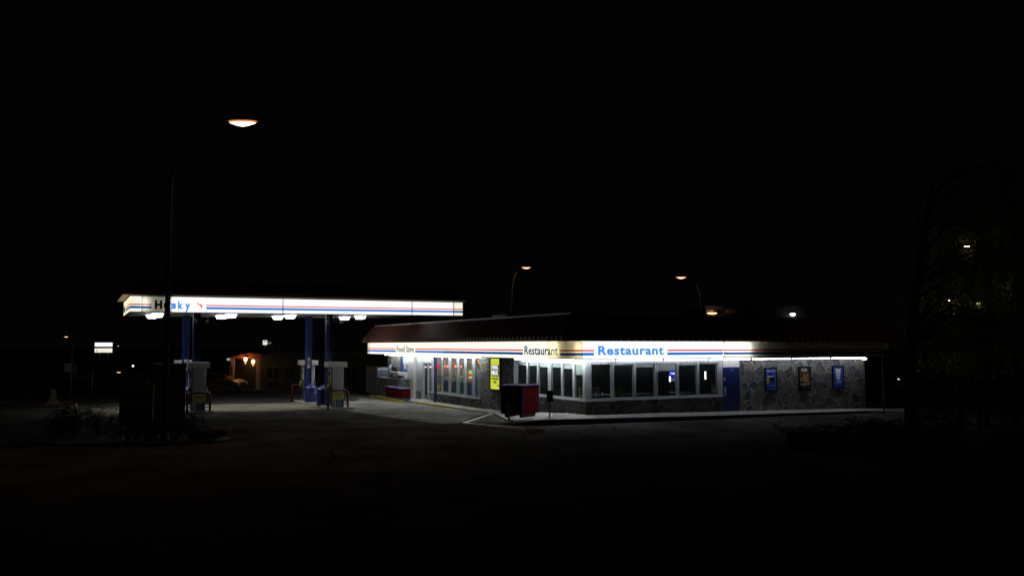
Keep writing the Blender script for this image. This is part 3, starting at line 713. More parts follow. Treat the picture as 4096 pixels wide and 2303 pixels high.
# framed posters on the stone wall -------------------------------------
pbl = nz(mat('poster blue', (.02,.10,.52), .4), 1.5, .35); pbr = nz(mat('poster brown', (.045,.025,.018), .4), 3, .3)
pw = mat('poster white', (.75,.78,.8), .4)
def poster_frame(name, label, s0, s1, z0, z1, m, face='R', off=-.09):
    o = thing(name, label, 'poster', (BX,BY,0), ROT, 'framed posters on the stone walls')
    def bx(mb, u0, u1, d0, d1, za, zb, mt):
        if face == 'R': mb.box(u0, d0, za, u1, d1, zb, mt)
        else: mb.box(d0, u0, za, d1, u1, zb, mt)
    f = MB(); w_ = .045
    bx(f, s0, s1, off, 0, z0, z0+w_, black); bx(f, s0, s1, off, 0, z1-w_, z1, black); bx(f, s0, s0+w_, off, 0, z0+w_, z1-w_, black); bx(f, s1-w_, s1, off, 0, z0+w_, z1-w_, black)
    f.build('frame', o)
    f = MB(); bx(f, s0+w_, s1-w_, off+.03, off+.04, z0+w_, z1-w_, m); sh = f.build('sheet', o)
    return o, sh, s0+w_, s1-w_, z0+w_, z1-w_, off+.03
def RP(px0, px1, py0, py1):
    s0, _ = on_right(px0, 1500, -.05); s1, _ = on_right(px1, 1500, -.05); pm = (px0+px1)/2
    return s0, s1, on_right(pm, py1, -.05)[1], on_right(pm, py0, -.05)[1]
o, sh, s0, s1, z0, z1, yo = poster_frame('wall_poster', 'blue framed poster of a barbecue grill, nearest the blue door', *RP(3060,3106,1470,1565), pbl)
W, Hh = s1-s0, z1-z0; y = yo-.004
text('lettering', 'WIN A BBQ!', W*.88, Hh*.085, pw, sh, (s0+W*.06, y, z0+Hh*.85), (1,0,0), .03)
art = MB()
def A(u0, u1, v0, v1, m, dy=0): art.box(s0+W*u0, y-.002-dy, z0+Hh*v0, s0+W*u1, y-dy, z0+Hh*v1, m)
A(.25,.70,.70,.78,black); A(.10,.85,.645,.675,pw); A(.18,.66,.60,.645,pw,.001); A(.35,.80,.38,.60,black); A(.30,.36,.34,.6,black,.003)
for k in range(4): A(.24+k*.11,.28+k*.11,.61,.635,black,.004)
art.build('grill', sh); art = MB(); A(.05,.33,.32,.50,mat('bottle yellow', (.55,.6,.2), .4),.005); A(.12,.26,.50,.56,pw,.005); A(.10,.28,.36,.44,mat('bottle green', (.1,.3,.08), .4),.008); art.build('bottle', sh)
art = MB(); A(.05,.38,.245,.255,pw); A(.05,.38,.21,.22,pw); A(.62,.92,.245,.255,pw); A(.66,.92,.21,.22,pw); A(.08,.85,.075,.083,pw); art.lathe([(0,0)]*2, pw) if False else None
art.build('small_print', sh)
art = MB(); art.poly([(s0+W*(.5+.07*math.cos(q*.5236)), y-.002, z0+Hh*(.23+.036*math.sin(q*.5236))) for q in range(12)], mat('badge pink', (.6,.25,.35), .4)); art.build('badge', sh)
o, sh, s0, s1, z0, z1, yo = poster_frame('wall_poster', 'brown framed poster of a sandwich, middle one on the stone wall', *RP(3195.5,3242,1465,1560.6), pbr)
W, Hh = s1-s0, z1-z0; y = yo-.004
text('lettering', 'HOT BEEF', W*.5, Hh*.06, pw, sh, (s0+W*.2, y, z0+Hh*.89), (1,0,0), .03); text('lettering', 'SANDWICH', W*.56, Hh*.06, pw, sh, (s0+W*.17, y, z0+Hh*.82), (1,0,0), .03)
fd = bpy.data.materials.new('food photo'); fd.use_nodes = True; t_ = fd.node_tree; vo = t_.nodes.new('ShaderNodeTexNoise'); vo.inputs['Scale'].default_value = 9; vo.inputs['Detail'].default_value = 6
cr = t_.nodes.new('ShaderNodeValToRGB'); cr.color_ramp.elements[0].position = .35; cr.color_ramp.elements[0].color = (.03,.012,.006,1); cr.color_ramp.elements[1].position = .68; cr.color_ramp.elements[1].color = (.55,.4,.14,1); e = cr.color_ramp.elements.new(.5); e.color = (.16,.08,.03,1)
tcx = t_.nodes.new('ShaderNodeTexCoord'); t_.links.new(tcx.outputs['Object'], vo.inputs['Vector']); t_.links.new(vo.outputs[0], cr.inputs[0]); t_.links.new(cr.outputs[0], t_.nodes['Principled BSDF'].inputs['Base Color'])
art = MB(); A(.03,.97,.22,.76,fd); art.build('food_picture', sh)
art = MB(); n_ = 10
for k in range(n_):
    u0, u1 = .05+.9*k/n_, .05+.9*(k+1)/n_; h0, h1 = .06*((u0-.4)**2)/.25, .06*((u1-.4)**2)/.25
    art.poly([(s0+W*u0,y-.004,z0+Hh*(.2+h0)),(s0+W*u1,y-.004,z0+Hh*(.2+h1)),(s0+W*u1,y-.004,z0+Hh*(.225+h1)),(s0+W*u0,y-.004,z0+Hh*(.225+h0))], pw)
art.build('plate_rim', sh); art = MB(); A(.2,.6,.085,.105,mat('dim print', (.2,.15,.15), .5)); A(.8,.92,.06,.12,mat('dim print', (.2,.15,.15), .5)); art.build('small_print', sh)
def cup_poster(s0, s1, z0, z1, yo, sh, face='R'):
    W, Hh = s1-s0, z1-z0
    def P(u, v, d=.004): return (s0+W*u, yo-d, z0+Hh*v) if face == 'R' else (yo-d, s1-W*u, z0+Hh*v)
    c = MB(); c.poly([P(.33,.38), P(.66,.38), P(.76,.92), P(.22,.92)], pw); c.build('cup_picture', sh)
    c = MB(); c.poly([P(.28,.895,.006), P(.70,.895,.006), P(.72,.915,.006), P(.26,.915,.006)], black); c.poly([P(.49,.64,.006), P(.6,.64,.006), P(.6,.69,.006), P(.49,.69,.006)], mat('cup mark', (.3,.1,.25), .5)); c.build('cup_detail', sh)
    if face == 'R':
        text('lettering', '75', W*.36, Hh*.13, pw, sh, P(.36,.20), (1,0,0), .02); text('lettering', '¢', W*.09, Hh*.07, pw, sh, P(.76,.26), (1,0,0), .02); text('lettering', 'only', W*.2, Hh*.03, pw, sh, P(.12,.23), (1,0,0), .01)
    else:
        text('lettering', '75', W*.36, Hh*.12, pw, sh, P(.34,.10), (0,-1,0), .02); text('lettering', '¢', W*.09, Hh*.06, pw, sh, P(.74,.16), (0,-1,0), .02)
    c = MB(); c.poly([P(.2,.155), P(.85,.155), P(.85,.163), P(.2,.163)], mat('dim print2', (.2,.3,.5), .5)) if face == 'R' else c.poly([P(.2,.05), P(.85,.05), P(.85,.058), P(.2,.058)], pw); c.build('small_print', sh)
o, sh, s0, s1, z0, z1, yo = poster_frame('wall_poster', 'blue framed poster of a white cup priced 75 cents, last on the stone wall', *RP(3330,3374,1462,1552), pbl)
cup_poster(s0, s1, z0, z1, yo, sh)
def LP(px0, px1, py0, py1):
    t1, _ = on_left(px0, 1500, -.05); t0, _ = on_left(px1, 1500, -.05); pm = (px0+px1)/2
    return t0, t1, on_left(pm, py1, -.05)[1], on_left(pm, py0, -.05)[1]
o, sh, s0, s1, z0, z1, yo = poster_frame('wall_poster', 'tall blue poster of a white cup beside the food store pier', *LP(1607,1635,1420,1513), pbl, 'L')
cup_poster(s0, s1, z0, z1, yo, sh, 'L')
t0, t1, z0, z1 = LP(1964,2003,1430,1559.5)
o, sh, s0, s1, z0, z1, yo = poster_frame('wall_poster', 'tall yellow diesel advertising board on the stone wall behind the red kiosk', t0, t1, z0, min(z1, 2.9), emis('backlit yellow', (.60,.66,.045), 1.0), 'L', -.12)
W, Hh = s1-s0, z1-z0
bxm = MB(); bxm.box(yo-.004, s0+W*.08, z0+Hh*.42, yo, s1-W*.08, z0+Hh*.80, black); bxm.build('black_box', sh)
pwe = emis('backlit white letters', (.95,.97,1), .9)
text('lettering', 'DIESEL', W*.74, Hh*.13, pwe, sh, (yo-.012, s1-W*.13, z0+Hh*.655), (0,-1,0), .045); text('lettering', 'MAX', W*.74, Hh*.17, pwe, sh, (yo-.012, s1-W*.13, z0+Hh*.455), (0,-1,0), .05)
text('lettering', 'AVAILABLE', W*.80, Hh*.075, black, sh, (yo-.008, s1-W*.1, z0+Hh*.31), (0,-1,0), .02); text('lettering', 'HERE', W*.36, Hh*.07, black, sh, (yo-.008, s1-W*.32, z0+Hh*.20), (0,-1,0), .02)

# things on the roof
def acb(px0, px1, py0, py1, off, m, name, label, cat='air conditioner'):
    t0, z0 = on_left(px1, py1, off); t1, _ = on_left(px0, py1, off); _, z1 = on_left(px0, py0, off)
    c = MB(); c.box(-.7, -(t1-t0)/2, -.3, .7, (t1-t0)/2, z1-z0, m); 
    o = c.build(name, None, (*wor(off+.7, (t0+t1)/2), z0), bevel=.02, rz=ROT); tag(o, label, cat)
    l = MB()
    for k in range(5): l.box(-.72, -(t1-t0)*.42+k*.06, .08, -.702, -(t1-t0)*.42+k*.06+.03, z1-z0-.08, dark)
    l.build('louvre', o)
acb(1968, 2026, 1259, 1276, -.5, nz(mat('rooftop unit grey', (.16,.17,.13), .6), 4, .2), 'rooftop_air_conditioner', 'low grey air conditioning unit on the red roof above the food store')

# kerb-side items outside the store: counter, red planter, cages, crates
def gbox(name, label, cat, px, py, z, dims, m, rz=ROT, bevel=.01, grp=None):
    x, y, _ = at_z(px, py, z); b = MB(); b.box(0, 0, 0, *dims, m); return x, y
def lthing(name, label, cat, s, t, z, group=None): return thing(name, label, cat, (*wor(s, t), z), ROT, group)
# stone counter (two blocks)
t0, z0 = on_left(1635, 1590, -.9); t1, _ = on_left(1541, 1585, -.9)
o = lthing('stone_planter', 'chest-high dark stone planter box against the store wall', 'planter', -1.0, 20.6, .12)
m = MB(); m.box(0, 0, -.05, .85, 3.9, 1.12, STND); m.build('body', o); m = MB(); m.box(-.05, -.05, 1.12, .9, 3.95, 1.19, concw); m.build('coping', o, bevel=.01)
o = lthing('red_display_box', 'low red display box with a dark blue rim on the store sidewalk', 'display box', -1.55, 18.3, .12)
m = MB(); m.box(0, 0, .08, .62, 2.9, .66, redk); m.build('body', o, bevel=.01)
m = MB(); m.box(-.02, -.02, .66, .64, 2.92, .73, blued); m.box(-.01, -.01, 0, .63, 2.91, .12, blued); m.build('rim', o, bevel=.01)
o = lthing('propane_cage', 'pale steel propane cylinder cabinet beyond the stone planter', 'cabinet', -.85, 25.0, .12)
cagem = nz(mat('cabinet pale green', (.22,.25,.20), .6), 3, .5)
m = MB(); m.box(0, 0, 0, .8, 2.6, 1.82, cagem); m.build('body', o, bevel=.01)
m = MB(); m.box(-.02, .05, .1, 0-.001, 1.1, 1.65, nz(mat('cabinet photo front', (.12,.15,.24), .4), 5, .7)); m.box(.05, -.02, .1, .75, -.001, 1.65, nz(mat('cabinet photo front', (.12,.15,.24), .4), 5, .7)); m.build('door', o)
m = MB(); m.box(.0, -.03, 1.66, .8, -.021, 1.74, white); m.build('trim', o)
def lbox(name, label, cat, px0, px1, py0, py1, s, d, m, parent_z=0):
    t1, _ = on_left(px0, py1, s); t0, z0 = on_left(px1, py1, s); _, z1 = on_left((px0+px1)/2, py0, s)
    o = lthing(name, label, cat, s, t0, z0); b = MB(); b.box(0, 0, 0, d, t1-t0, z1-z0, m); b.build('body', o, bevel=.01); return o, t1-t0, z1-z0
o, a, h = lbox('ice_chest', 'white ice chest on the stone planter', 'ice chest', 1551, 1594, 1487, 1513, -.7, .6, white)
m = MB(); m.box(-.006, a*.15, h*.2, -.001, a*.8, h*.5, mat('ice label', (.12,.12,.2), .5)); m.build('label_panel', o)
o, a, h = lbox('cardboard_crate', 'flat blue box with a white label on the stone planter', 'box', 1562, 1606, 1499, 1513, -.95, .2, nz(mat('crate navy', (.05,.07,.16), .6), 4, .3))
m = MB(); m.box(-.006, a*.35, h*.25, -.001, a*.75, h*.85, white); m.build('label_panel', o)
o, a, h = lbox('wire_rack', 'small white wire rack of washer bottles on top of the ice chest', 'rack', 1566, 1590, 1467, 1486, -.6, .05, black)
m = MB()
for k in range(6): m.box(-.02, a*k/5-.012, 0, -.001, a*k/5+.012, h, white)
m.box(-.021, 0, h-.03, -.002, a, h, white); m.build('bars', o)
m = MB(); t_, z_ = on_left(1559, 1486, -.5); m.lathe([(0,0),(.17,0),(.18,.28),(.08,.42),(.05,.5),(0,.5)], mat('water bottle', (.3,.4,.5), .2), 0, 0, 14)
tag(m.build('water_bottle', None, (*wor(-.45, t_), z_)), 'round pale blue water bottle standing on the ice chest', 'bottle')

# ------------------------------------------------------------------ red kiosk and stall signs
kx, ky, _ = at_z(2091, 1672, .50)
ka = math.atan2(.875, .485)         # right face direction (into depth)
o = thing('red_kiosk', 'red plywood kiosk with a blue edged flat top on skids by the kerb', 'kiosk', (kx, ky, .50), ka)
# local x = depth direction (right face), local y = along left face away to the left
m = MB(); m.box(0, 0, .15, 1.42, 1.02, 1.27, redk); m.build('body', o, bevel=.008)
m = MB(); m.box(-.012, .051, .15, -.001, 1.02, 1.27, nz(mat('kiosk black panel', (.02,.006,.005), .6), 4, .3)); m.build('end_panel', o)
m = MB(); m.box(-.12, -.10, 1.275, 1.55, 1.14, 1.315, nz(mat('kiosk lid', (.02,.02,.09), .8, spec=.1), 4, .2)); m.build('top', o, bevel=.008)
m = MB(); m.box(-.014, -.014, .15, .03, .05, 1.27, blue); m.box(1.39, -.014, .15, 1.434, .03, 1.27, blue); m.build('corner_trim', o)
for yy in (.1, .8):
    m = MB(); m.box(.1, yy, 0, 1.3, yy+.1, .149, wood); m.build('skid', o)
m = MB(); m.box(-.022, .30, .80, -.0125, .72, 1.25, nz(mat('kiosk red bright', (.16,.016,.012), .5), 3, .2)); m.build('front_panel', o)
def stall_sign(px, py, label):
    x, y, _ = at_z(px, py, .5)
    o = thing('parking_sign', label, 'sign', (x, y, .49), R(8), 'low stall signs along the blue kerb')
    m = MB(); m.box(-.035, -.02, 0, .035, .02, .85, nz(mat('brown post', (.14,.11,.07), .6), 8, .3)); m.build('post', o)
    m = MB(); m.box(-.18, -.12, 0, .18, .12, .025, galv); m.build('base_plate', o, bevel=.008)
    m = MB(); p = []
    for cx, cz, q0 in ((.08,.68+.05,-90),(.08,1.13-.05,0),(-.08,1.13-.05,90),(-.08,.68+.05,180)):
        for k in range(5): q = R(q0+k*22.5); p.append((cx+.05*math.cos(q), cz+.05*math.sin(q)))
    m.prism(p, 'y', -.035, -.021, black); m.build('plate', o)
stall_sign(2199, 1672, 'low parking sign with rounded black plate standing right of the red kiosk')
stall_sign(2036, 1679, 'low parking sign with black plate standing in front of the red kiosk')

# ------------------------------------------------------------------ fuel canopy
CL = (-18.45, 39.6)                    # left front corner
Z0, Z1 = 5.08, 5.83
CW, CD = 17.6, 7.1
K = thing('fuel_canopy', 'long flat fuel canopy with a lit striped sign band on blue columns', 'canopy', (CL[0], CL[1], 0), ROT)
K.rotation_euler = (0, -R(.33), ROT)
KF = lambda a, d, z: (a, d, z)         # front face a=x
KL = lambda a, d, z: (d, a, z)         # left side a=y
def kpx(px, py=1230):                  # px on the canopy front -> local x
    dd = ray(px, py); k = (-CL[0]*SN+CL[1]*CS)/(-dd[0]*SN+dd[1]*CS)
    dx, dy = k*dd[0]-CL[0], k*dd[1]-CL[1]; return dx*CS+dy*SN
kh = MB()
kh.box(.3, .3, Z0+.03, CW-.05, CD-.3, Z0+.08, soff); kh.build('soffit', K)
xD0, xD1 = kpx(567), kpx(690)
housing(K, KF, .02, xD0, Z0, Z1, .28); housing(K, KF, xD1, CW, Z0, Z1, .28)
housing(K, KL, .29, CD, Z0, Z1, .28)
hb = MB(); hb.box(.3, CD-.28, Z0, CW, CD, Z1, alumd); hb.box(CW-.28, .29, Z0, CW, CD-.29, Z1, alumd); hb.build('sign_housing', K)
housing(K, KF, xD0, xD1, Z0, Z1, .28, alumd, inn)
CB = [(0,.215,'w'), (.215,.36,'b'), (.36,.43,'w'), (.43,.51,'r'), (.51,1.0,'w')]
BANDS = CB
x6, x8 = kpx(609), kpx(828)
sign_panel(K, KF, .0, kpx(561), Z0, Z1, WL2, SRd, SBd, True, off=-.002)
sign_panel(K, KF, kpx(561.5), xD0, Z0, Z1, WL, SRd, SB, True, off=-.002)
p = MB()
for a0, a1, stp in ((xD0+.005, x6, True), (x6, xD1-.005, False)):
    for u0, u1, k in (CB if stp else [(0,1,'w')]):
        m = {'w': TW, 'b': TB, 'r': TR}[k]; p.poly([KF(a0,-.002,Z0+.75*u0), KF(a1,-.002,Z0+.75*u0), KF(a1,-.002,Z0+.75*u1), KF(a0,-.002,Z0+.75*u1)], m)
p.build('sign_panel', K)
TUBE2 = emis('inner canopy tube', (1,.98,.9), 8.0)
tb = MB()
for zz in (Z0+.17, Z0+.37, Z0+.57):
    tb.tube([(xD0+.02, .14, zz), (kpx(596), .14, zz)], .02, TUBE2, 8); tb.tube([(kpx(676), .14, zz), (xD1-.02, .14, zz)], .02, TUBE2, 8)
tb.build('sign_tube', K)
sign_panel(K, KF, xD1, x8, Z0, Z1, WL, SR, SB, False, off=-.002)
jn = [x8, kpx(1134), kpx(1650), kpx(1816), CW]
for i, (a, b) in enumerate(zip(jn, jn[1:])): sign_panel(K, KF, a+.008, b-.008, Z0, Z1, WL if i < 3 else WL2, SR if i < 3 else SRd, SB if i < 3 else SBd, True, off=-.002)
jm = MB()
for x in jn[1:4]: jm.box(x-.02, -.02, Z0-.03, x+.02, -.003, Z1+.03, white)
jm.build('panel_joint', K)
sign_panel(K, KL, .0, CD*.62, Z0, Z1, WY, SRd, SBd, True, off=-.002); sign_panel(K, KL, CD*.62, CD, Z0, Z1, WY, SRd, SBd, False, off=-.002)
text('lettering', 'Husky', 2.2, .40, LG, K, (-.014, CD-.2, Z0+.16), (0,-1,0), .01)
# name on the front: individually placed letters
def kl(px): return kpx(px, 1215)
text('lettering', 'H', kl(651.8)-kl(621.7), .42, TN, K, (kl(621.7), -.014, Z0+.145), (1,0,0), .06)
text('lettering', 'u', kl(678)-kl(658), .30, TN, K, (kl(658), -.014, Z0+.145), (1,0,0), .02)
text('lettering', 's', kl(708)-kl(686), .29, LB, K, (kl(686), -.014, Z0+.15), (1,0,0), .05)
text('lettering', 'k', kl(736)-kl(714), .39, LB, K, (kl(714), -.014, Z0+.15), (1,0,0), .05)
text('lettering', 'y', kl(764)-kl(743), .28, LB, K, (kl(743), -.014, Z0+.15), (1,0,0), .05)
# emblem: red running-dog back curve with faint pale belly marks
lr = emis('lit emblem red', (1,.10,.10), .85); lg = emis('lit emblem faint', (1,.86,.80), 1.0)
ax = kl(760); sx = (kl(840)-kl(760))/1931; 
def E(u, v, d=-.012): return (ax+u*sx, d, Z0+(1385-v)/1385*.75*1.0*(55.2/60)*1.02)
em = MB()
em.poly([E(640,620),E(740,500),E(800,470),E(820,430),E(925,470),E(930,540),E(960,600),E(1010,615),E(1045,580),E(1060,500),E(1010,350),E(1090,520),E(1180,640),E(1270,800),E(1260,850),E(1200,900),E(1190,1000),E(1150,1080),E(1080,1080),E(1110,980),E(1110,860),E(1070,760),E(980,700),E(880,700),E(870,640),E(820,560),E(740,560)][::-1], lr)
em.poly([E(1080,1080),E(960,1160),E(950,1240),E(890,1250),E(890,1180),E(1000,1090),E(1070,1060)][::-1], lr)
em.poly([E(520,1010),E(690,1000),E(760,1040),E(890,1000),E(800,1060),E(740,1070),E(740,1220),E(700,1220),E(690,1060),E(560,1040)][::-1], lg)
em.build('emblem', K)
# roof of the canopy: low mansard with an overhanging lip
kr = MB(); zl = Z1+.06
A0, A1, B0, B1 = -.34, CW+.2, -.30, CD+.3
def kring(o, z): return [(A0+o, B0+o, z), (A1-o, B0+o, z), (A1-o, B1-o, z), (A0+o, B1-o, z)]
r0, r1, r2 = kring(0, zl), kring(0, zl+.16), kring(.85, zl+.78)
for a, b in ((r0, r1), (r1, r2)):
    for i in range(4): kr.poly([a[i], a[(i+1)%4], b[(i+1)%4], b[i]], roofm)
kr.poly(r2, roofd); kr.poly(r0[::-1], nz(mat('canopy lip', (.6,.52,.42), .7), 2, .2))
for k in range(int((A1-A0)/.4)):
    x = A0+.2+k*.4; xx = min(max(x, A0+.87), A1-.87)
    kr.hexa([(x,B0-.03,zl+.16),(x+.05,B0-.03,zl+.16),(x+.05,B0+.02,zl+.16),(x,B0+.02,zl+.16),(xx,B0+.82,zl+.80),(xx+.05,B0+.82,zl+.80),(xx+.05,B0+.87,zl+.78),(xx,B0+.87,zl+.78)], roofm)
kr.build('roof', K)
# columns
def klocal(px, py, L):                 # px on plane local y = L (L measured from the canopy front)
    dd = ray(px, py); k = (L - CL[0]*SN+CL[1]*CS)/(-dd[0]*SN+dd[1]*CS)
    dx, dy = k*dd[0]-CL[0], k*dd[1]-CL[1]; return dx*CS+dy*SN, CZ+k*dd[2]
def kw(x, y): return (CL[0]+x*CS-y*SN, CL[1]+x*SN+y*CS)
NEARL, FARL = 1.35, 5.5
colpos = [(786, NEARL), (743.5, FARL), (1316, NEARL), (1235, FARL)]
for px, L in colpos:
    x, _ = klocal(px, 1400, L); gx, gy = kw(x, L); zg = gz(gx, gy)-.3
    m = MB(); hw = .17
    m.box(x-hw, L-.06, zg, x+hw, L+.06, Z0+.03, blue); m.box(x-hw-.001, L-.17, zg, x-hw+.03, L+.17, Z0+.03, blued); m.box(x+hw-.03, L-.17, zg, x+hw+.001, L+.17, Z0+.03, blued)
    c = m.build('column', K, bevel=.004)
    if L > 3:
        m = MB(); m.box(x-.06, L-.085, 2.05, x+.10, L-.065, 2.65, white); m.box(x-.02, L-.09, 2.2, x+.06, L-.086, 2.5, redp); m.box(x-.12, L-.10, 1.85, x+.12, L-.07, 2.0, blued); m.build('sticker', c)
# lamps under the soffit
HID = emis('canopy lamp lens', (.96,.94,1.0), 14.0)
LFAR, LNEAR = 4.9, 2.9
for pxn, L in ((610, LFAR), (632, LNEAR), (888, LFAR), (926, LNEAR), (1113, LFAR), (1163, LNEAR), (1380, LFAR), (1443, LNEAR)):
    x, _ = klocal(pxn, 1258, L)
    m = MB(); m.box(x-.30, L-.25, Z0-.0, x+.30, L+.25, Z0+.029, white); c = m.build('canopy_light', K)
    m = MB(); a, b = kring, 0
    t0, t1 = [(x-.28,L-.22,Z0-.001),(x+.28,L-.22,Z0-.001),(x+.28,L+.22,Z0-.001),(x-.28,L+.22,Z0-.001)], [(x-.20,L-.15,Z0-.17),(x+.20,L-.15,Z0-.17),(x+.20,L+.15,Z0-.17),(x-.20,L+.15,Z0-.17)]
    for i in range(4): m.poly([t1[i], t1[(i+1)%4], t0[(i+1)%4], t0[i]], HID)
    m.poly(t1[::-1], HID); m.build('lens', c)
    l = bpy.data.lights.new('lamp_bulb', 'AREA'); l.shape = 'RECTANGLE'; l.size = .38; l.size_y = .28; l.energy = 20; l.color = (1,.97,.88); l.spread = R(125)
    lo = bpy.data.objects.new('lamp_bulb', l); COL.objects.link(lo); lo.parent = c; lo.location = (x, L, Z0-.18)
# small camera boxes and looping cables near the columns
def boxcam(px, L, dx, label, tilt):
    x, _ = klocal(px, 1285, L)
    m = MB(); m.tube([(0,0,0),(0,0,-.18),(dx*.1,0,-.34)], .012, galv, 6); 
    a = (dx*.1, 0, -.36); m.hexa([(a[0]-.07,-.12,-.50-tilt),(a[0]+.07,-.12,-.50-tilt),(a[0]+.07,.14,-.46+tilt),(a[0]-.07,.14,-.46+tilt),(a[0]-.07,-.12,-.36-tilt),(a[0]+.07,-.12,-.36-tilt),(a[0]+.07,.14,-.32+tilt),(a[0]-.07,.14,-.32+tilt)], nz(mat('camera grey', (.38,.37,.33), .6), 5, .2))
    gx, gy = kw(x, L); o = m.build('security_camera', None, (gx, gy, Z0+.03+x*.0057), rz=ROT); tag(o, label, 'camera', 'cameras hanging under the fuel canopy')
boxcam(1314, .9, -.5, 'grey security camera under the canopy at the right near column', .06); boxcam(1364, 2.2, .4, 'grey security camera under the canopy right of the right near column', -.02)
boxcam(790, .9, -.5, 'grey security camera under the canopy at the left near column', .04); boxcam(828, 2.2, .3, 'grey security camera under the canopy right of the left near column', -.02)
def loopc(px0, px1, L, label):
    x0, _ = klocal(px0, 1260, L); x1, _ = klocal(px1, 1260, L); gx, gy = kw(x0, L)
    n = 12; m = MB(); m.tube([((x1-x0)*k/n, 0, -.55*math.sin(math.pi*k/n)**.7) for k in range(n+1)], .014, rubber, 6)
    tag(m.build('hanging_cable', None, (gx, gy, Z0+.03+x0*.0057), rz=ROT), label, 'cable', 'cables looping under the fuel canopy')
loopc(1330, 1338.5, .8, 'black cable looped under the canopy right of the near right column'); loopc(1343, 1356, 1.6, 'black cable looped under the canopy beside the far right camera')

pd = MB(); padm = nz(mat('canopy pad concrete', (.21,.20,.155), .9, spec=.1), 1.2, .22, .3, 8); weather(padm, .6, .35)
for i in range(14):
    for j in range(5):
        q = []
        for a, b in ((i,j),(i+1,j),(i+1,j+1),(i,j+1)):
            xx, yy = kw(-1.5+20.5*a/14, .1+5.9*b/5); q.append((xx, yy, gz(xx, yy)+.012))
        pd.poly(q, padm)
tag(pd.build('forecourt_pavement'), kind='structure')
litp = MB(); litpm = nz(mat('lit ground tone', (.23,.227,.21), .95, spec=.1), 2, .25, .4, 8); weather(litpm, .6, .35)  # paler ground patch: light by the store painted into its colour
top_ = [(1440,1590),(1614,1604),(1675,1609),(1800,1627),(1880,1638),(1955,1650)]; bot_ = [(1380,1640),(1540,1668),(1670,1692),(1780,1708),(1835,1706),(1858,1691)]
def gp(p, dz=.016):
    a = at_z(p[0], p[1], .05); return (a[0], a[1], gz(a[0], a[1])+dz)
for (a, b), (c, d) in zip(zip(top_, top_[1:]), zip(bot_, bot_[1:])): litp.poly([gp(c), gp(d), gp(b), gp(a)], litpm)
tag(litp.build('lit_pavement'), kind='structure')
# islands, pumps, guards, bins
def wx(px, L):
    x, _ = klocal(px, 1600, L); return kw(x, L)
def island(px, L0, L1, label):
    x, _ = klocal(px, 1620, (L0+L1)/2); a = kw(x, (L0+L1)/2); z = gz(*a)
    m = MB(); m.box(-.62, -(L1-L0)/2, -.25, .62, (L1-L0)/2, .13, conc)
    tag(m.build('pump_island', None, (a[0], a[1], z), bevel=.04, rz=ROT), label, 'pump island', 'raised concrete pump islands')
island(1338, -.55, 2.6, 'concrete pump island under the nearest right pump'); island(1237, 3.9, 6.6, 'concrete pump island under the farther right pump'); island(790, -.55, 2.6, 'concrete pump island under the nearest left pump'); island(742, 3.9, 6.6, 'concrete pump island under the farther left pump')
def make_pump(label):
    o = thing('fuel_pump', label, 'fuel pump', (0,0,0), ROT, 'fuel pumps under the canopy')
    m = MB(); m.box(-.30, -.36, 0, .30, .36, 2.12, pumpw); m.build('body', o, bevel=.012)
    m = MB(); m.box(-.50, -.50, 2.12, .50, .50, 2.40, pumpc); m.build('top_cap', o, bevel=.015)
    for s in (-1, 1):
        m = MB(); x0, x1 = (s*.301, s*.345) if s > 0 else (-.345, -.301)
        m.box(x0, -.33, 1.25, x1, .33, 2.05, pumpc); f = m.build('display_panel', o, bevel=.006)
        m = MB(); xx = s*.349; m.box(xx-.003, -.2, 1.62, xx+.003, .2, 1.86, black); m.box(xx-.003, -.22, 1.3, xx+.003, .22, 1.5, mat('price decal', (.5,.45,.1), .5)); m.build('screen', f)
        m = MB(); m.box(min(s*.301,s*.33), -.30, .75, max(s*.301,s*.33), .30, 1.22, mat('holster grey', (.12,.13,.09), .6)); h = m.build('nozzle_holster', o)
        for k, (yy, mm) in enumerate(((-.18, green), (.0, green), (.18, mat('yellow nozzle', (.5,.45,.03), .5)))):
            m = MB(); m.tube([(s*.36,yy,1.2),(s*.40,yy,1.05),(s*.42,yy,.92),(s*.36,yy,.80)], [.03,.045,.04,.02], mm, 8); m.build('nozzle', o)
            m = MB(); m.tube([(s*.41,yy,.95),(s*.5,yy,.62),(s*.46,yy,.32),(s*.38,yy,.30),(s*.36,yy+.03,.7),(s*.37,yy+.03,1.5),(s*.42,yy+.02,2.11)], .014, rubber, 6); m.build('hose', o)
        m = MB(); m.box(min(s*.301,s*.325), -.28, .12, max(s*.301,s*.325), .28, .7, nz(mat('lower panel blue', (.04,.06,.14), .5), 4, .3)); m.build('lower_panel', o)
    m = MB(); m.box(-.312, -.372, 0, -.285, -.345, 2.12, black); m.build('edge_trim', o)
    return o
P0 = make_pump('grey fuel pump behind the red guard, nearest on the right island')
def putp(o, px, L):
    a = wx(px, L); o.location = (a[0], a[1], gz(*a)+.12)
putp(P0, 1341, .45)
for px, L, lb in ((789, .45, 'dim grey fuel pump behind a red guard, nearest on the left'), (1229, 6.3, 'white fuel pump behind the blue column, farther on the right'), (733, 6.3, 'white capped fuel pump behind the left blue column, half hidden by the dark sign')):
    c = copy_tree(P0); c['label'] = lb; putp(c, px, L)
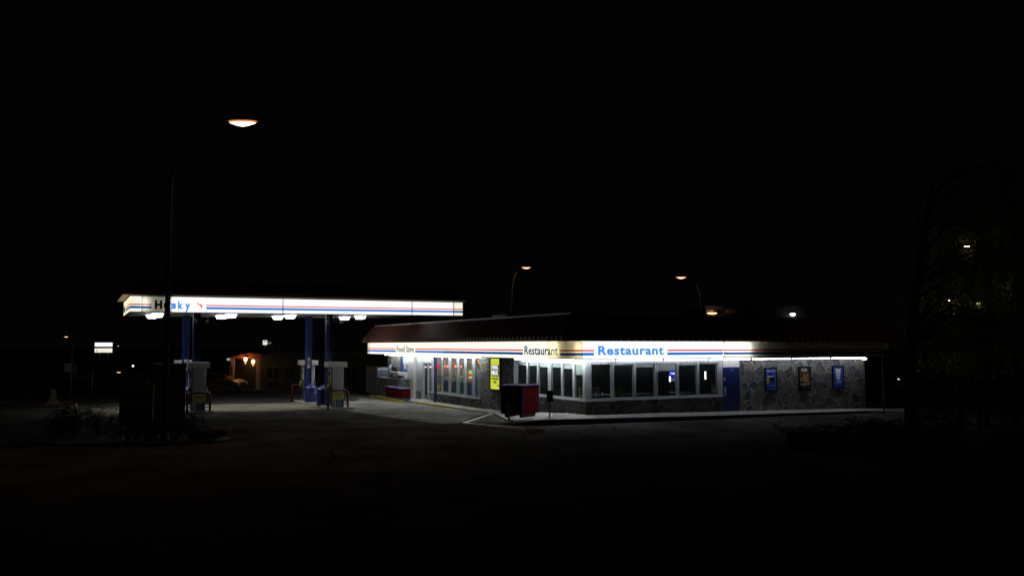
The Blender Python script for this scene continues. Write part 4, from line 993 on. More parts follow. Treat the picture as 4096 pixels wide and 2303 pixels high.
def make_guard(label):
    o = thing('pump_guard', label, 'guard rail', (0,0,0), ROT, 'red hoop guards protecting the pumps')
    pts = [(-.53,0,-.1),(-.53,0,.90)]+[(-.53+.12*(1-math.cos(R(a))), 0, .90+.12*math.sin(R(a))) for a in (30,60,90)]+[(.53-.12*(1-math.cos(R(a))), 0, .90+.12*math.sin(R(a))) for a in (90,60,30)]+[(.53,0,.90),(.53,0,-.1)]
    m = MB(); m.tube(pts, .055, redp, 12); m.build('hoop', o)
    for z in (.72, .32): m = MB(); m.tube([(-.5,0,z),(.5,0,z)], .025, redp, 8); m.build('cross_bar', o)
    return o
G0 = make_guard('red hoop guard with a yellow sign in front of the right pump')
a = wx(1352, -.35); G0.location = (*a, gz(*a))
for px, L, lb in ((795, -.35, 'red hoop guard with a dim yellow sign in front of the left pump'), (1203, 7.2, 'red hoop guard behind the farther right pump')):
    c = copy_tree(G0); c['label'] = lb; a = wx(px, L); c.location = (*a, gz(*a))
def guard_signs(px, L, w1, w2):
    a = wx(px, L); z = gz(*a)
    o = thing('prepay_sign', 'yellow prepay sign hanging on the %s red guard' % w1, 'sign', (*a, z), ROT, 'yellow prepay signs on the guards')
    m = MB(); m.box(-.28, -.075, .56, .28, -.065, .90, yels); s = m.build('plate', o)
    text('lettering', 'PREPAY', .5, .11, black, o, (-.25, -.079, .77), (1,0,0), .03); text('lettering', 'in store or', .44, .075, black, o, (-.22, -.079, .675), (1,0,0), .01); text('lettering', 'at the pump', .46, .07, black, o, (-.23, -.079, .585), (1,0,0), .01)
    o = thing('safety_sign', 'dark blue safety sign with three white circles under the %s prepay sign' % w1, 'sign', (*a, z), ROT, 'blue safety signs on the guards')
    m = MB(); m.box(-.28, -.075, .10, .28, -.065, .54, nz(mat('safety sign navy', (.03,.045,.10), .5), 4, .3)); m.build('plate', o)
    m = MB()
    for k in range(3):
        cz = .46-k*.14; m.tube([(-.20+.05*math.cos(q*.5236), -.078, cz+.05*math.sin(q*.5236)) for q in range(13)], .009, white, 5); m.box(-.22, -.082, cz-.02, -.18, -.077, cz+.02, white)
        m.box(-.10, -.079, cz+.01, .2-.04*k, -.077, cz+.025, mat('sign print', (.3,.33,.4), .5)); m.box(-.10, -.079, cz-.03, .12+.03*k, -.077, cz-.018, mat('sign print', (.3,.33,.4), .5))
    m.build('pictograms', o)
guard_signs(1353, -.35, 'right', 0); guard_signs(796, -.35, 'left', 0)
def make_bin(label, m_=blue):
    o = thing('litter_bin', label, 'bin', (0,0,0), ROT, 'round blue litter bins by the pumps')
    m = MB(); m.lathe([(.0,0),(.34,0),(.35,.04),(.35,.82),(.33,.84),(0,.84)], m_, n=28); m.build('body', o)
    m = MB(); m.lathe([(.40,.80),(.41,.84),(.40,.86),(.05,1.08),(0,1.09)], m_, n=28); m.build('lid', o)
    m = MB(); m.box(-.16, -.375, .56, .16, -.325, .78, blued); m.box(-.2, -.36, .2, .2, -.33, .52, blued); m.build('flap', o, bevel=.01)
    return o
b0 = make_bin('blue round litter bin with a conical lid in front of the right blue column')
a = wx(1242, 4.5); b0.location = (*a, gz(*a)+.12)
for px, L, lb in ((1291, 2.05, 'dark blue litter bin half hidden behind the right near pump'), (737, 4.5, 'blue litter bin under the left column beside the dark sign')):
    c = copy_tree(b0); c['label'] = lb; a = wx(px, L); c.location = (*a, gz(*a)+.12)

# ------------------------------------------------------------------ street lamps
lens_m = emis('sodium lens', (1,.42,.19), 3.4); lens_w = emis('white lens', (.95,.92,1), 6.0)
def street_lamp(label, lens_px, lens_py, pole_px, Y, Yp=None, lw=.72, m=lens_m, power=0, bend=1.6, r=.085, base=None, name='street_lamp', kind='SPOT', pm=None):
    X, _, Z = at_Y(lens_px, lens_py, Y); Xp = at_Y(pole_px, 1380, Y)[0]; zg = gz(Xp, Y) if base is None else base
    o = thing(name, label, 'street lamp', (Xp, Y, zg), 0, 'street lamps')
    dx = X-Xp; h = Z-zg; sg_ = 1 if dx >= 0 else -1; reach = abs(dx)-lw/2
    pts = [(0,0,-.2),(0,0,h*.3),(0,0,h-bend)]
    for q in range(1, 9): a_ = q/8*math.pi/2; pts.append((sg_*reach*(1-math.cos(a_)), 0, h-bend+(bend+.05)*math.sin(a_)))
    rr = [r*1.2, r*1.1, r*.8]+[r*(.75-.03*k) for k in range(8)]
    mm = MB(); mm.tube(pts, rr, pm or poleh, 10); mm.build('pole', o)
    mm = MB(); n = 14; c = (dx, 0, h)
    mm.lathe([(.0,.17),(.25,.15),(.46,.07),(.5,.005),(.49,.0)], dark, 0, 0, 20, 1, .42)
    hd_ = mm.build('lamp_head', o, loc=(dx, 0, h)); hd_.scale = (lw, lw, lw)
    mm = MB(); hot = (emis('hot white lens', (1,.72,.48), 4) if Y < 40 else emis('orange white lens', (1,.52,.32), 3.0)) if m is lens_m else m; rim = emis('orange lens rim', (1,.27,.06), 1.0) if m is lens_m else m
    mm.lathe([(.50,.012),(.44,-.045)], rim, 0, 0, 24, 1, .42); mm.lathe([(.44,-.045),(.26,-.115),(.06,-.165),(0,-.17)], hot, 0, 0, 24, 1, .42); le = mm.build('lens', o, loc=(dx, 0, h)); le.scale = (lw, lw, lw)
    if power:
        l = bpy.data.lights.new('lamp_bulb', kind); l.energy = power; l.color = (1,.55,.25) if kind == 'SPOT' else (1,.86,.55); l.shadow_soft_size = .12
        if kind == 'SPOT': l.spot_size = R(118 if Y < 40 else 165); l.spot_blend = .6
        lo = bpy.data.objects.new('lamp_bulb', l); COL.objects.link(lo); lo.parent = o; lo.location = (dx, 0, h-.2)
    return o
street_lamp('tall sodium street lamp glowing on a curved pole in front of the fuel canopy', 971, 487, 666, 27.0, lw=.98, power=150, bend=2.0, r=.082)
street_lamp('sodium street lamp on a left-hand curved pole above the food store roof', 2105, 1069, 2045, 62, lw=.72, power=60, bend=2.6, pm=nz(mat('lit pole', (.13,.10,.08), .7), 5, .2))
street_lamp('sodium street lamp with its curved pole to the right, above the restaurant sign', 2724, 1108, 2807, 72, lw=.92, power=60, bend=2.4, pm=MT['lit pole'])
street_lamp('small distant sodium lamp at the far left above the no stopping sign', 265, 1346, 280, 110, lw=.62, bend=.6, r=.09)
street_lamp('tiny distant sodium lamp just right of the two-panel motel sign', 473, 1383, 478, 150, lw=.40, bend=.4, r=.1)
m = MB(); x, y, z = at_Y(280, 1270, 108); m.tube([(x,y,0),(x,y,z)], .14, galv, 8); tag(m.build('utility_pole'), 'tall thin utility pole behind the far left street lamp', 'pole')
# lit panels of a building behind the restaurant
def facade(label, items, Y, x0, x1, ytop, name='distant_building'):
    X0, _, Zt = at_Y(x0, ytop, Y); X1 = at_Y(x1, ytop, Y)[0]
    o = thing(name, label, 'building', ((X0+X1)/2, Y, 0)); hw = (X1-X0)/2
    m = MB(); m.box(-hw, 0, -.2, hw, 12, Zt, nz(mat('dark far wall', (.02,.02,.02), .9), 1, .3)); m.build('wall', o)
    m = MB(); m.box(-hw-.1, -.1, Zt, hw+.1, 12.1, Zt+.15, dark); m.build('parapet', o)
    for a, b, c, d_, mt, nm in items:
        xa, _, za = at_Y(a, d_, Y-.1); xb, _, zb = at_Y(b, c, Y-.1); m = MB(); m.box(xa-(X0+X1)/2, -.1, za, xb-(X0+X1)/2, -.001, zb, mt); m.build(nm, o)
    return o
pale = nz(mat('pale far panel', (.30,.22,.15), .8), 1, .2)
facade('dark flat-roofed building behind the restaurant with two pale wall panels', [(2825,2856,1239,1251.5,pale,'panel'), (2905,2940,1236.5,1251.5,pale,'panel')], 80, 2822, 3260, 1230)
def wall_lamp(px, py, Y, w_, h_, m_, label, power, colr, name='wall_lamp', grp='lamps on distant buildings', shade=True):
    x, y, z = at_Y(px, py, Y-.35); o = thing(name, label, 'wall lamp', (x, y, z), 0, grp)
    m = MB(); m.lathe([(w_/2,0),(w_*.48,-h_*.35),(w_*.3,-h_*.75),(0,-h_)], m_, 0, 0, 14, 1, .45); m.lathe([(w_/2,0),(w_*.4,h_*.15),(0,h_*.2)], m_, 0, 0, 14, 1, .45); m.build('lens', o)
    m = MB(); m.box(-w_*.5, .0, h_*.2+.01, w_*.5, .34, h_*.2+.08, dark); m.build('bracket', o)
    if power:
        l = bpy.data.lights.new('lamp_bulb', 'POINT'); l.energy = power; l.color = colr; l.shadow_soft_size = .1
        lo = bpy.data.objects.new('lamp_bulb', l); COL.objects.link(lo); lo.parent = o; lo.location = (0, -.35, 0)
wall_lamp(2848, 1251, 80, .98, .16, lens_m, 'wide orange wall lamp on the building above the restaurant roof', 18, (1,.55,.3))
wall_lamp(3171, 1255, 80, .55, .24, lens_w, 'small bluish white lamp above the right end of the restaurant', 6, (.9,.9,1))

# ------------------------------------------------------------------ far left: motel sign, motel, cars, barrier, road signs
YS_ = 90.0
x0, _, z0 = at_Y(379.5, 1409, YS_); x1, _, z1 = at_Y(449, 1370, YS_)
o = thing('motel_sign', 'distant white lit sign with two stacked panels, the lower reading motel', 'sign', ((x0+x1)/2, YS_, 0))
hw = (x1-x0)/2; h = z1-z0
m = MB(); m.box(-hw, -.1, z0+h*.61, hw, .1, z1, emis('motel sign top', (1,.99,1), 1.15)); m.build('upper_panel', o, bevel=.03)
m = MB(); m.box(-hw, -.1, z0, hw, .1, z0+h*.42, emis('motel sign low', (1,.95,.85), .95)); lp = m.build('lower_panel', o, bevel=.03)
text('lettering', 'MOTEL', hw*1.25, h*.22, emis('motel letters', (.9,.78,.6), 1.0), lp, (-hw*.45, -.115, z0+h*.12), (1,0,0), .02)
m = MB(); m.poly([(-hw*.85,-.115,z0+h*.1),(-hw*.6,-.115,z0+h*.1),(-hw*.72,-.115,z0+h*.32)], emis('motel emblem', (.7,.3,.25), .8)); m.build('emblem', lp)
for s in (-.5, .5): m = MB(); m.tube([(hw*s,.12,-.2),(hw*s,.12,z1-.1)], .07, dark, 8); m.build('pole', o)
# motel building
YM = 66.0
xl, _, zt_ = at_Y(1040, 1418, YM); xr = at_Y(1560, 1418, YM)[0]
M_ = thing('motel', 'dim single-storey motel behind the pumps with an orange lit entrance porch', 'building', ((xl+xr)/2, YM, 0)); hw = (xr-xl)/2; cxm = (xl+xr)/2
m = MB(); m.box(-hw, 0, -.1, hw, 9, zt_, stucco); m.build('wall', M_)
m = MB(); m.box(-hw-.3, -.35, zt_, hw+.3, 9.2, zt_+.22, dark); m.build('roof', M_)
for a, b, c, d_ in ((1070,1115,1468,1512),(1145,1172,1470,1512),(1390,1420,1470,1545),(1262,1300,1462,1500)):
    xa, _, za = at_Y(a, d_, YM); xb, _, zb = at_Y(b, c, YM); m = MB(); m.box(xa-cxm, -.05, max(za,.05), xb-cxm, -.001, zb, black); wn_ = m.build('window', M_)
    m = MB(); m.box(xa-cxm-.07, -.07, zb, xb-cxm+.07, -.02, zb+.08, galv); m.box((xa+xb)/2-cxm-.02, -.06, max(za,.05), (xa+xb)/2-cxm+.02, -.051, zb, alumd); m.build('window_frame', wn_)
xa, _, za = at_Y(1070, 1545, YM); xb, _, zb = at_Y(1110, 1530, YM); m = MB(); m.box(xa-cxm, -.12, za, xb-cxm, -.001, zb, black); m.build('vent', M_)
# porch
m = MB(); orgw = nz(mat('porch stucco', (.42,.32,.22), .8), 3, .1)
def porchx(px): return at_Y(px, 1450, YM-2.2)[0]-cxm
p0, p1 = porchx(920), porchx(1040)
zt2 = at_Y(960, 1434, YM-2.2)[2]; zt3 = at_Y(950, 1416, YM-2.2)[2]
m.box(p0, -2.2, -.1, p0+.28, -1.9, zt2, orgw); m.build('porch_pillar', M_); m = MB(); m.box(p1-.3, -2.2, -.1, p1, -1.9, zt2, orgw); m.build('porch_pillar', M_)
m = MB(); m.prism([(p0-.3, zt2), (p1+.1, zt2), (p1+.1, zt3), (p0+1.5, zt3+.1), (p0+.9, zt3)], 'y', -2.25, -1.95, nz(mat('porch gable', (.35,.12,.06), .8), 3, .15)); m.build('porch_gable', M_)
m = MB(); m.box(p0, -1.94, zt3-.1, p1, -.01, zt3, dark); m.box(p0, .0, 0, -hw-.001, 3, zt2, stucco); m.build('porch_roof', M_)
m = MB(); m.box(-hw-2.4, -.04, 0, -hw-1.4, -.005, 2.1, wood); m.build('door', M_)
for px, py, lb in ((982, 1437, 'left lantern glowing orange on the motel porch'), (1012.5, 1446, 'right lantern glowing orange on the motel porch')):
    x, y, z = at_Y(px, py, YM-2.35 if px < 1000 else YM-.25); o = thing('wall_lantern', lb, 'lantern', (x, y, z), 0, 'porch lanterns of the motel')
    m = MB(); m.lathe([(0,.17),(.10,.14),(.13,.0),(.09,-.14),(0,-.15)], emis('lantern glow', (1,.55,.25), 7), 0, 0, 12); m.build('globe', o)
    m = MB(); m.lathe([(.09,-.16),(.08,-.3),(.04,-.36),(0,-.36)], emis('lantern tail', (1,.33,.06), 1.2), 0, 0, 10); m.lathe([(.14,.17),(.02,.25),(0,.25)], dark, 0, 0, 10); m.box(-.02,.1,.1,.02,.35,.14,dark); m.build('body', o)
    l = bpy.data.lights.new('lamp_bulb', 'POINT'); l.energy = 13 if px < 1000 else 4; l.color = (1,.30,.07); l.shadow_soft_size = .1
    lo = bpy.data.objects.new('lamp_bulb', l); COL.objects.link(lo); lo.parent = o; lo.location = (0, -.3, 0) if px < 1000 else (-.1, -.4, 0)
# extra porch fixture
x, y, z = at_Y(913, 1437, YM-2.5); m = MB(); m.box(-.10,-.1,-.08,.12,.1,.1, emis('porch flood', (.6,.65,.5), .5)); tag(m.build('flood_lamp', None, (x,y,z), rz=.3), 'small pale flood lamp left of the motel porch pillar', 'lamp')
m = MB(); pp = [at_Y(918, 1447, YM-2.6), at_Y(923, 1452, YM-2.6), at_Y(924.5, 1460, YM-2.6), at_Y(925, 1500, YM-2.6)]; m.tube([pp[0],pp[1],pp[2],pp[3]], .06, dark, 8); tag(m.build('drain_pipe'), 'dark drain pipe curving down beside the motel porch pillar', 'pipe')
# rooftop letters
o = thing('rooftop_sign', 'dim unlit motel letters standing on the motel roof', 'sign', (at_Y(1098, 1400, 67)[0], 67, zt_+.2))
text('lettering', 'MOTEL', 1.45, .30, nz(mat('dim sign letters', (.10,.11,.10), .6), 5, .2), o, (-.75, 0, .05), (1,0,0), .03, 1.2)
m = MB(); m.box(-.8,.02,0,.8,.06,.05,dark)
for x, a in ((-.2,.35),(.4,-.35)): m.tube([(x-a*.25,-.05,.40),(x+a*.25,-.05,.52)], .025, white, 6)
m.build('bracket', o)
x0, _, z0 = at_Y(1052, 1379, 84); x1, _, z1 = at_Y(1068, 1360, 84)
o = thing('pole_sign', 'small lit white square sign above the motel roof', 'sign', ((x0+x1)/2, 84, 0)); hw2 = (x1-x0)/2
m = MB(); m.box(-hw2,-.08,z0,hw2,.08,z1, emis('small sign lit', (.95,.95,.8), .8)); s_o = m.build('panel', o); m = MB(); m.box(-hw2*.6,-.09,z0+(z1-z0)*.55,hw2*.6,-.081,z0+(z1-z0)*.62, emis('small sign print', (.6,.45,.4), .4)); m.box(-hw2*.5,-.09,z1-.12,hw2*.5,-.081,z1-.04, emis('small sign print', (.6,.45,.4), .4)); m.build('print', s_o)
m = MB(); m.tube([(0,.1,-.2),(0,.1,z1)], .07, dark, 8); m.build('pole', o)
m = MB(); m.box(hw2+.08,-.05,z0+.12,hw2+.42,.05,z0+.26, emis('arm sign lit', (.3,.3,.22), .5)); m.build('side_panel', o)

# cars
def car(name, label, px, py, Y, rz, paint, L=4.5):
    x, y, _ = at_Y(px, py, Y); o = thing(name, label, 'car', (x, y, gz(x, y)), rz, 'cars parked across the lot')
    P = [(-2.2,.35),(-2.25,.6),(-2.15,.88),(-1.65,.95),(-1.15,1.38),(-.6,1.45),(.25,1.43),(.95,1.02),(1.75,.90),(2.15,.72),(2.22,.45),(2.15,.30),(1.75,.28)]
    def arch(cx): return [(cx+.36*math.cos(R(a)), .30+.36*math.sin(R(a))) for a in (0,30,60,90,120,150,180)]
    P = P[:-1]+[(1.85,.28)]+arch(1.4)+[(.9,.26),(-.9,.26)]+arch(-1.35)+[(-1.9,.28)]
    m = MB(); n = len(P)
    for s in (-1, 1):
        pts = [(u, s*(.86 if v < 1.0 else .86-(v-1.0)*.5), v) for u, v in P]; m.poly(pts if s < 0 else pts[::-1], paint)
    for i in range(n):
        u, v = P[i]; u2, v2 = P[(i+1)%n]; w1 = .86 if v < 1.0 else .86-(v-1.0)*.5; w2 = .86 if v2 < 1.0 else .86-(v2-1.0)*.5
        m.poly([(u,-w1,v),(u,w1,v),(u2,w2,v2),(u2,-w2,v2)], paint)
    b = m.build('body', o, bevel=.03)
    gm = mat('car glass', (.008,.008,.01), .1)
    for s in (-1, 1):
        m = MB(); q = [(-1.45,.98),(-1.08,1.33),(-.55,1.40),(.22,1.38),(.75,1.03)]; m.poly([(u, s*(.87-(v-1.0)*.5+.006 if v > 1 else .872), v) for u, v in q], gm); m.build('side_window', b)
    m = MB(); m.poly([(.32,-.62,1.41),(.32,.62,1.41),(.93,.72,1.05),(.93,-.72,1.05)], gm); m.build('windscreen', b)
    for cx in (1.4, -1.35):
        for s in (-1, 1):
            m = MB(); m.tube([(cx, s*.66, .31), (cx, s*.88, .31)], .31, rubber, 20); wv_ = m.build('wheel', o); m = MB(); m.tube([(cx, s*.881, .31), (cx, s*.89, .31)], .18, galv, 14); m.build('rim', wv_)
    for s in (-.6, .6): m = MB(); m.box(2.19, s-.14, .58, 2.235, s+.14, .70, mat('headlamp', (.6,.6,.6), .1)); m.build('headlight', b); m = MB(); m.box(-2.26, s-.14, .66, -2.22, s+.14, .8, mat('tail lamp', (.25,.01,.01), .3)); m.build('tail_light', b)
    for s in (-1, 1): m = MB(); m.box(.72, s*.95-.08, .98, .84, s*.95+.08, 1.10, paint); m.build('mirror', b)
    return o
car('parked_car', 'pale sedan lit orange, parked in front of the motel porch', 858, 1550, 60.5, R(-8), nz(mat('pale car paint', (.07,.04,.022), .4), 2, .05))
car('parked_car', 'dark car in shadow with a glinting window at the far left', 480, 1545, 64, R(4), nz(mat('dark car paint', (.03,.03,.03), .25), 2, .1))
m = MB(); x, y, z = at_Y(475, 1489, 61.8); m.box(-.13,0,-.03,.13,.02,.03, emis('painted glint', (1,.45,.2), 1.5)); tag(m.build('glint_plate', None, (x,y,z)), 'small orange painted glint in front of the dark car', 'lamp')  # glowing plate painted in for the reflected light on the dark car
for px, py, Y, c, lb in ((532,1463,95,(.8,.85,1),'tiny white light in the dark between the motel sign and the canopy'),(563,1503.5,95,(1,.4,.2),'tiny orange light low in the dark left of the pumps')):
    x, y, z = at_Y(px, py, Y); o = thing('small_lamp', lb, 'lamp', (x, y, 0)); m = MB(); m.lathe([(0,-.11),(.1,-.05),(.11,.05),(0,.11)], emis('tiny lamp %d' % px, c, 3), 0, 0, 10); q = m.build('globe', o, loc=(0,0,z)); m = MB(); m.tube([(0,0,-.2),(0,0,z-.11)], .03, dark, 6); m.build('post', o)
# concrete barrier end
x, y, _ = at_z(212, 1618, .1)
m = MB(); m.prism([(-.38,0),(-.36,.08),(-.16,.34),(-.12,.86),(.12,.86),(.16,.34),(.36,.08),(.38,0)], 'y', 0, 2.6, nz(mat('barrier concrete', (.11,.085,.06), .9), 4, .2, .3))
tag(m.build('concrete_barrier', None, (x, y, gz(x, y)), rz=R(38), bevel=.01), 'end of a pale concrete road barrier at the far left', 'barrier')
# road signs
x, y, z = at_Y(271, 1470, 50); o = thing('road_sign', 'dim red and white no stopping sign on a pole at the far left', 'sign', (x, y, gz(x, y)))
zz = z-gz(x, y)
m = MB(); m.box(-.19, -.03, zz-.27, .19, -.01, zz+.27, nz(mat('sign white', (.42,.34,.30), .6), 4, .15)); pl = m.build('plate', o)
m = MB(); m.tube([(.11*math.cos(q*.5236), -.04, zz+.05+.11*math.sin(q*.5236)) for q in range(13)], .02, redp, 6); m.build('red_ring', pl)
m = MB(); m.tube([(.22,.02,-.1),(.22,.02,zz+1.3)], .04, galv, 8); m.build('pole', o)
m = MB(); m.box(.24, .0, zz-.42, .56, .02, zz+.18, nz(mat('sign back', (.10,.10,.08), .6), 4, .2)); m.build('second_plate', o)
x, y, _ = at_z(366, 1600, .1); m = MB(); m.tube([(0,0,-.1),(0,0,1.9)], .03, galv, 8); tag(m.build('thin_post', None, (x, y, gz(x, y))), 'thin bare post between the road sign and the price sign', 'post')
x, y, _ = at_z(303, 1635, .15); m = MB(); m.lathe([(0,0),(.07,0),(.06,.28),(.04,.32),(0,.32)], nz(mat('pale bollard', (.35,.25,.2), .7), 6, .2), 0, 0, 12); tag(m.build('bollard', None, (x, y, gz(x, y))), 'short pinkish bollard at the edge of the shrub bed', 'bollard')

# ------------------------------------------------------------------ price sign in the shrub bed
x, y, _ = at_Y(666, 1700, 29.5); zg = gz(x, y)
o = thing('sign_cabinet', 'tall dark sign cabinet seen from behind beside the left pumps', 'sign', (x, y, zg), R(25))
m = MB(); m.box(-.55, 0, .3, .61, .3, 2.80-zg, dark); m.build('cabinet', o, bevel=.02)
for s in (-.4, .4): m = MB(); m.box(s-.05, .1, -.1, s+.05, .2, .3, dark); m.build('leg', o)
x, y, _ = at_Y(541, 1700, 29.0); zg = gz(x, y)
o = thing('price_sign', 'dim fuel price board with dark digits standing among the shrubs', 'sign', (x, y, zg), R(2))
m = MB(); m.box(-.58, 0, .42, .58, .12, 1.95, nz(mat('price board', (.10,.085,.05), .6), 3, .15)); pb = m.build('board', o, bevel=.01)
text('lettering', '126', .66, .52, black, pb, (-.48, -.006, .62), (1,0,0), .03); text('lettering', '9', .16, .24, black, pb, (.28, -.006, .92), (1,0,0), .03)
text('lettering', 'DIESEL', .95, .26, black, pb, (-.48, -.006, 1.42), (1,0,0), .02)
for s in (-.5, .5): m = MB(); m.box(s-.04, .02, -.1, s+.04, .1, .42, dark); m.build('leg', o)

# ------------------------------------------------------------------ planting
leafm = bpy.data.materials.new('leaf'); leafm.use_nodes = True; t_ = leafm.node_tree; t_.nodes.clear()
a_ = t_.nodes.new('ShaderNodeBsdfTranslucent'); a_.inputs[0].default_value = (.30,.30,.08,1); d_ = t_.nodes.new('ShaderNodeBsdfPrincipled'); d_.inputs['Base Color'].default_value = (.028,.04,.014,1); d_.inputs['Roughness'].default_value = .5; d_.inputs['Specular IOR Level'].default_value = .25
x_ = t_.nodes.new('ShaderNodeMixShader'); x_.inputs[0].default_value = .45; o_ = t_.nodes.new('ShaderNodeOutputMaterial'); t_.links.new(d_.outputs[0], x_.inputs[1]); t_.links.new(a_.outputs[0], x_.inputs[2]); t_.links.new(x_.outputs[0], o_.inputs[0])
barkm = nz(mat('bark', (.016,.012,.009), .95, spec=0), 8, .4, .6)
darkleaf = mat('shrub leaf', (.018,.024,.010), .8, spec=.1)
def leafquad(mb, c, s, rr, droop=0.0):
    a, b = rr.uniform(0, 6.28), rr.uniform(-1.2, 1.2); u = Vector((math.cos(a), math.sin(a), -droop)).normalized(); v = u.cross(Vector((math.sin(b), 0, math.cos(b)))).normalized()
    c = Vector(c); mb.poly([c-u*s, c+v*s*.4, c+u*s, c-v*s*.4], leafm if droop else darkleaf)
def shrub(label, px, py, Y, w_, h_, n, seed, name='shrub', grp='low shrubs in the planting bed'):
    rr = random.Random(seed); x, y, _ = at_Y(px, py, Y); o = thing(name, label, 'shrub', (x, y, gz(x, y)), 0, grp)
    m = MB()
    cl = [(rr.uniform(-1,1)*w_*.38, rr.uniform(-.5,.5)*w_*.4, rr.uniform(.35,.75)*h_, rr.uniform(.2,.34)*min(w_, h_*1.4)) for _ in range(9)]
    for k in range(n):
        cx, cy, cz, r = rr.choice(cl); th_ = rr.uniform(0, 6.28); ph = math.acos(rr.uniform(-1, 1)); q = r*rr.uniform(.6, 1.1)
        leafquad(m, (cx+q*math.sin(ph)*math.cos(th_), cy+q*math.sin(ph)*math.sin(th_), max(.05, cz+q*math.cos(ph))), rr.uniform(.05,.09), rr)
    m.build('foliage', o); m = MB()
    for cx, cy, cz, r in cl[:6]: m.tube([(cx*.2,cy*.2,-.05),(cx*.6,cy*.6,cz*.6),(cx,cy,cz)], [.03,.02,.01], barkm, 6)
    m.build('stems', o)
beds = [(230,1700,29.5,1.2,.9,'leftmost low shrub of the bed at the far left'),(320,1690,29.5,1.5,1.15,'second low shrub from the left in the bed'),(415,1690,30,1.6,1.25,'broad shrub just left of the price board'),(505,1720,27.5,1.5,.75,'low shrub in front of the price board'),(600,1720,28,1.6,.9,'low shrub between the price board and the dark cabinet'),(690,1720,28,1.6,1.0,'low shrub in front of the dark cabinet'),(775,1715,28.5,1.5,.85,'shrub right of the dark cabinet, before the left pump guard'),(835,1735,28,1.1,.45,'small rightmost shrub at the tip of the bed')]
for i, (px, py, Y, w_, h_, lb) in enumerate(beds): shrub(lb, px, py, Y, w_, h_, 900, 30+i)
bd = MB(); cxb, cyb = at_Y(520, 1720, 28.6)[:2]
n_ = 28; ring = [(cxb+3.45*math.cos(2*math.pi*k/n_), cyb+1.7*math.sin(2*math.pi*k/n_)) for k in range(n_)]
bd.poly([(a, b, gz(a, b)+.05) for a, b in ring], nz(mat('bed soil', (.02,.016,.012), .95), 3, .3))
for k in range(n_): a, b = ring[k], ring[(k+1)%n_]; bd.poly([(a[0],a[1],-.2),(b[0],b[1],-.2),(b[0],b[1],gz(*b)+.05),(a[0],a[1],gz(*a)+.05)], MT['bed soil'])
tag(bd.build('planting_bed'), kind='structure')
# hedges lower right
def hedge(label, pxa, pxb, py, Y, top_py, depth, seed):
    rr = random.Random(seed); xa, _, _ = at_Y(pxa, py, Y); xb = at_Y(pxb, py, Y)[0]; zt = at_Y((pxa+pxb)/2, top_py, Y)[2]; zg = gz((xa+xb)/2, Y)
    o = thing('hedge', label, 'hedge', ((xa+xb)/2, Y+depth/2, zg), 0); hw = (xb-xa)/2; h = zt-zg
    m = MB(); m.box(-hw+.15, -depth/2+.12, .05, hw-.15, depth/2-.12, h-.12, mat('hedge core', (.01,.012,.006), .9))
    m.build('twigs', o, bevel=.1); m = MB()
    for k in range(int(900*(hw*2)*1.0)):
        f = rr.random(); x = rr.uniform(-hw, hw)
        if f < .5: p = (x, -depth/2+rr.uniform(-.03,.15), rr.uniform(.05, h))
        elif f < .9: p = (x, rr.uniform(-depth/2, depth/2), h-rr.uniform(0,.12)+.04*math.sin(x*3))
        else: p = (rr.choice((-hw, hw))+rr.uniform(-.1,.1), rr.uniform(-depth/2, depth/2), rr.uniform(.05, h*.95))
        leafquad(m, p, rr.uniform(.035,.06), rr)
    m.build('foliage', o)
hedge('dark clipped hedge at the lower right below the stone wall', 3135, 3420, 1795, 25.5, 1712, 1.2, 5)
shrub('larger dark shrub rising from the right of the clipped hedge', 3500, 1790, 25, 2.6, 1.0, 2600, 61, grp='dark shrubs at the lower right'); shrub('dark shrub below the tree trunk at the lower right', 3640, 1850, 22, 2.4, 1.0, 2400, 62, grp='dark shrubs at the lower right'); shrub('dark shrub filling the lower right corner by the picture edge', 3850, 1850, 22, 3.0, 1.3, 2800, 63, grp='dark shrubs at the lower right')
# weeping tree
tx, ty, _ = at_Y(3648, 1720, 30.0)
T = thing('weeping_tree', 'large dark weeping tree at the right edge with lamplight glinting in its leaves', 'tree', (tx, ty, gz(tx, ty)))
rr = random.Random(11)
m = MB(); m.tube([(0,0,-.2),(0,0,1.2),(.02,0,2.6),(.25,.1,4.5),(.7,.2,6.8),(1.2,.3,9.2)], [.26,.22,.20,.17,.12,.05], barkm, 12)
tips = []
for k in range(26):
    z = rr.uniform(2.7, 8.8); a = rr.uniform(0, 6.28); ln = rr.uniform(1.4, 3.2)*(1.15-abs(z-5)/9); bx_ = .02+max(0, z-2.6)*.17; by_ = max(0, z-2.6)*.045
    if bx_+ln*math.cos(a)+.7 < -.2: a = math.pi-a
    e = (bx_+ln*math.cos(a)*1.0+.7, by_+ln*math.sin(a), z+rr.uniform(.6, 1.6)); m.tube([(bx_,by_,z),((bx_+e[0])/2,(by_+e[1])/2,z+1.0),e], [.07,.045,.02], barkm, 7); tips.append(e); tips.append(((bx_+e[0])/2,(by_+e[1])/2,z+.9))
m.build('trunk', T)
m = MB()
for k in range(620):
    e = rr.choice(tips); x = e[0]+.9+rr.gauss(0,.75); y = e[1]+rr.gauss(0,.55); z = e[2]+rr.gauss(0,.35); ln = rr.uniform(.8, 2.6)
    for q in range(int(ln*22)):
        zz = z-q/22*1.0
        if zz < 2.0: break
        if x < .0: continue
        leafquad(m, (x+rr.gauss(0,.07)+.05*math.sin(q*.2), y+rr.gauss(0,.07), zz), rr.uniform(.05,.085), rr, .9)
def wtree(px, py, Y):
    a = at_Y(px, py, Y); return (a[0]-tx, a[1]-ty, a[2]-gz(tx, ty))
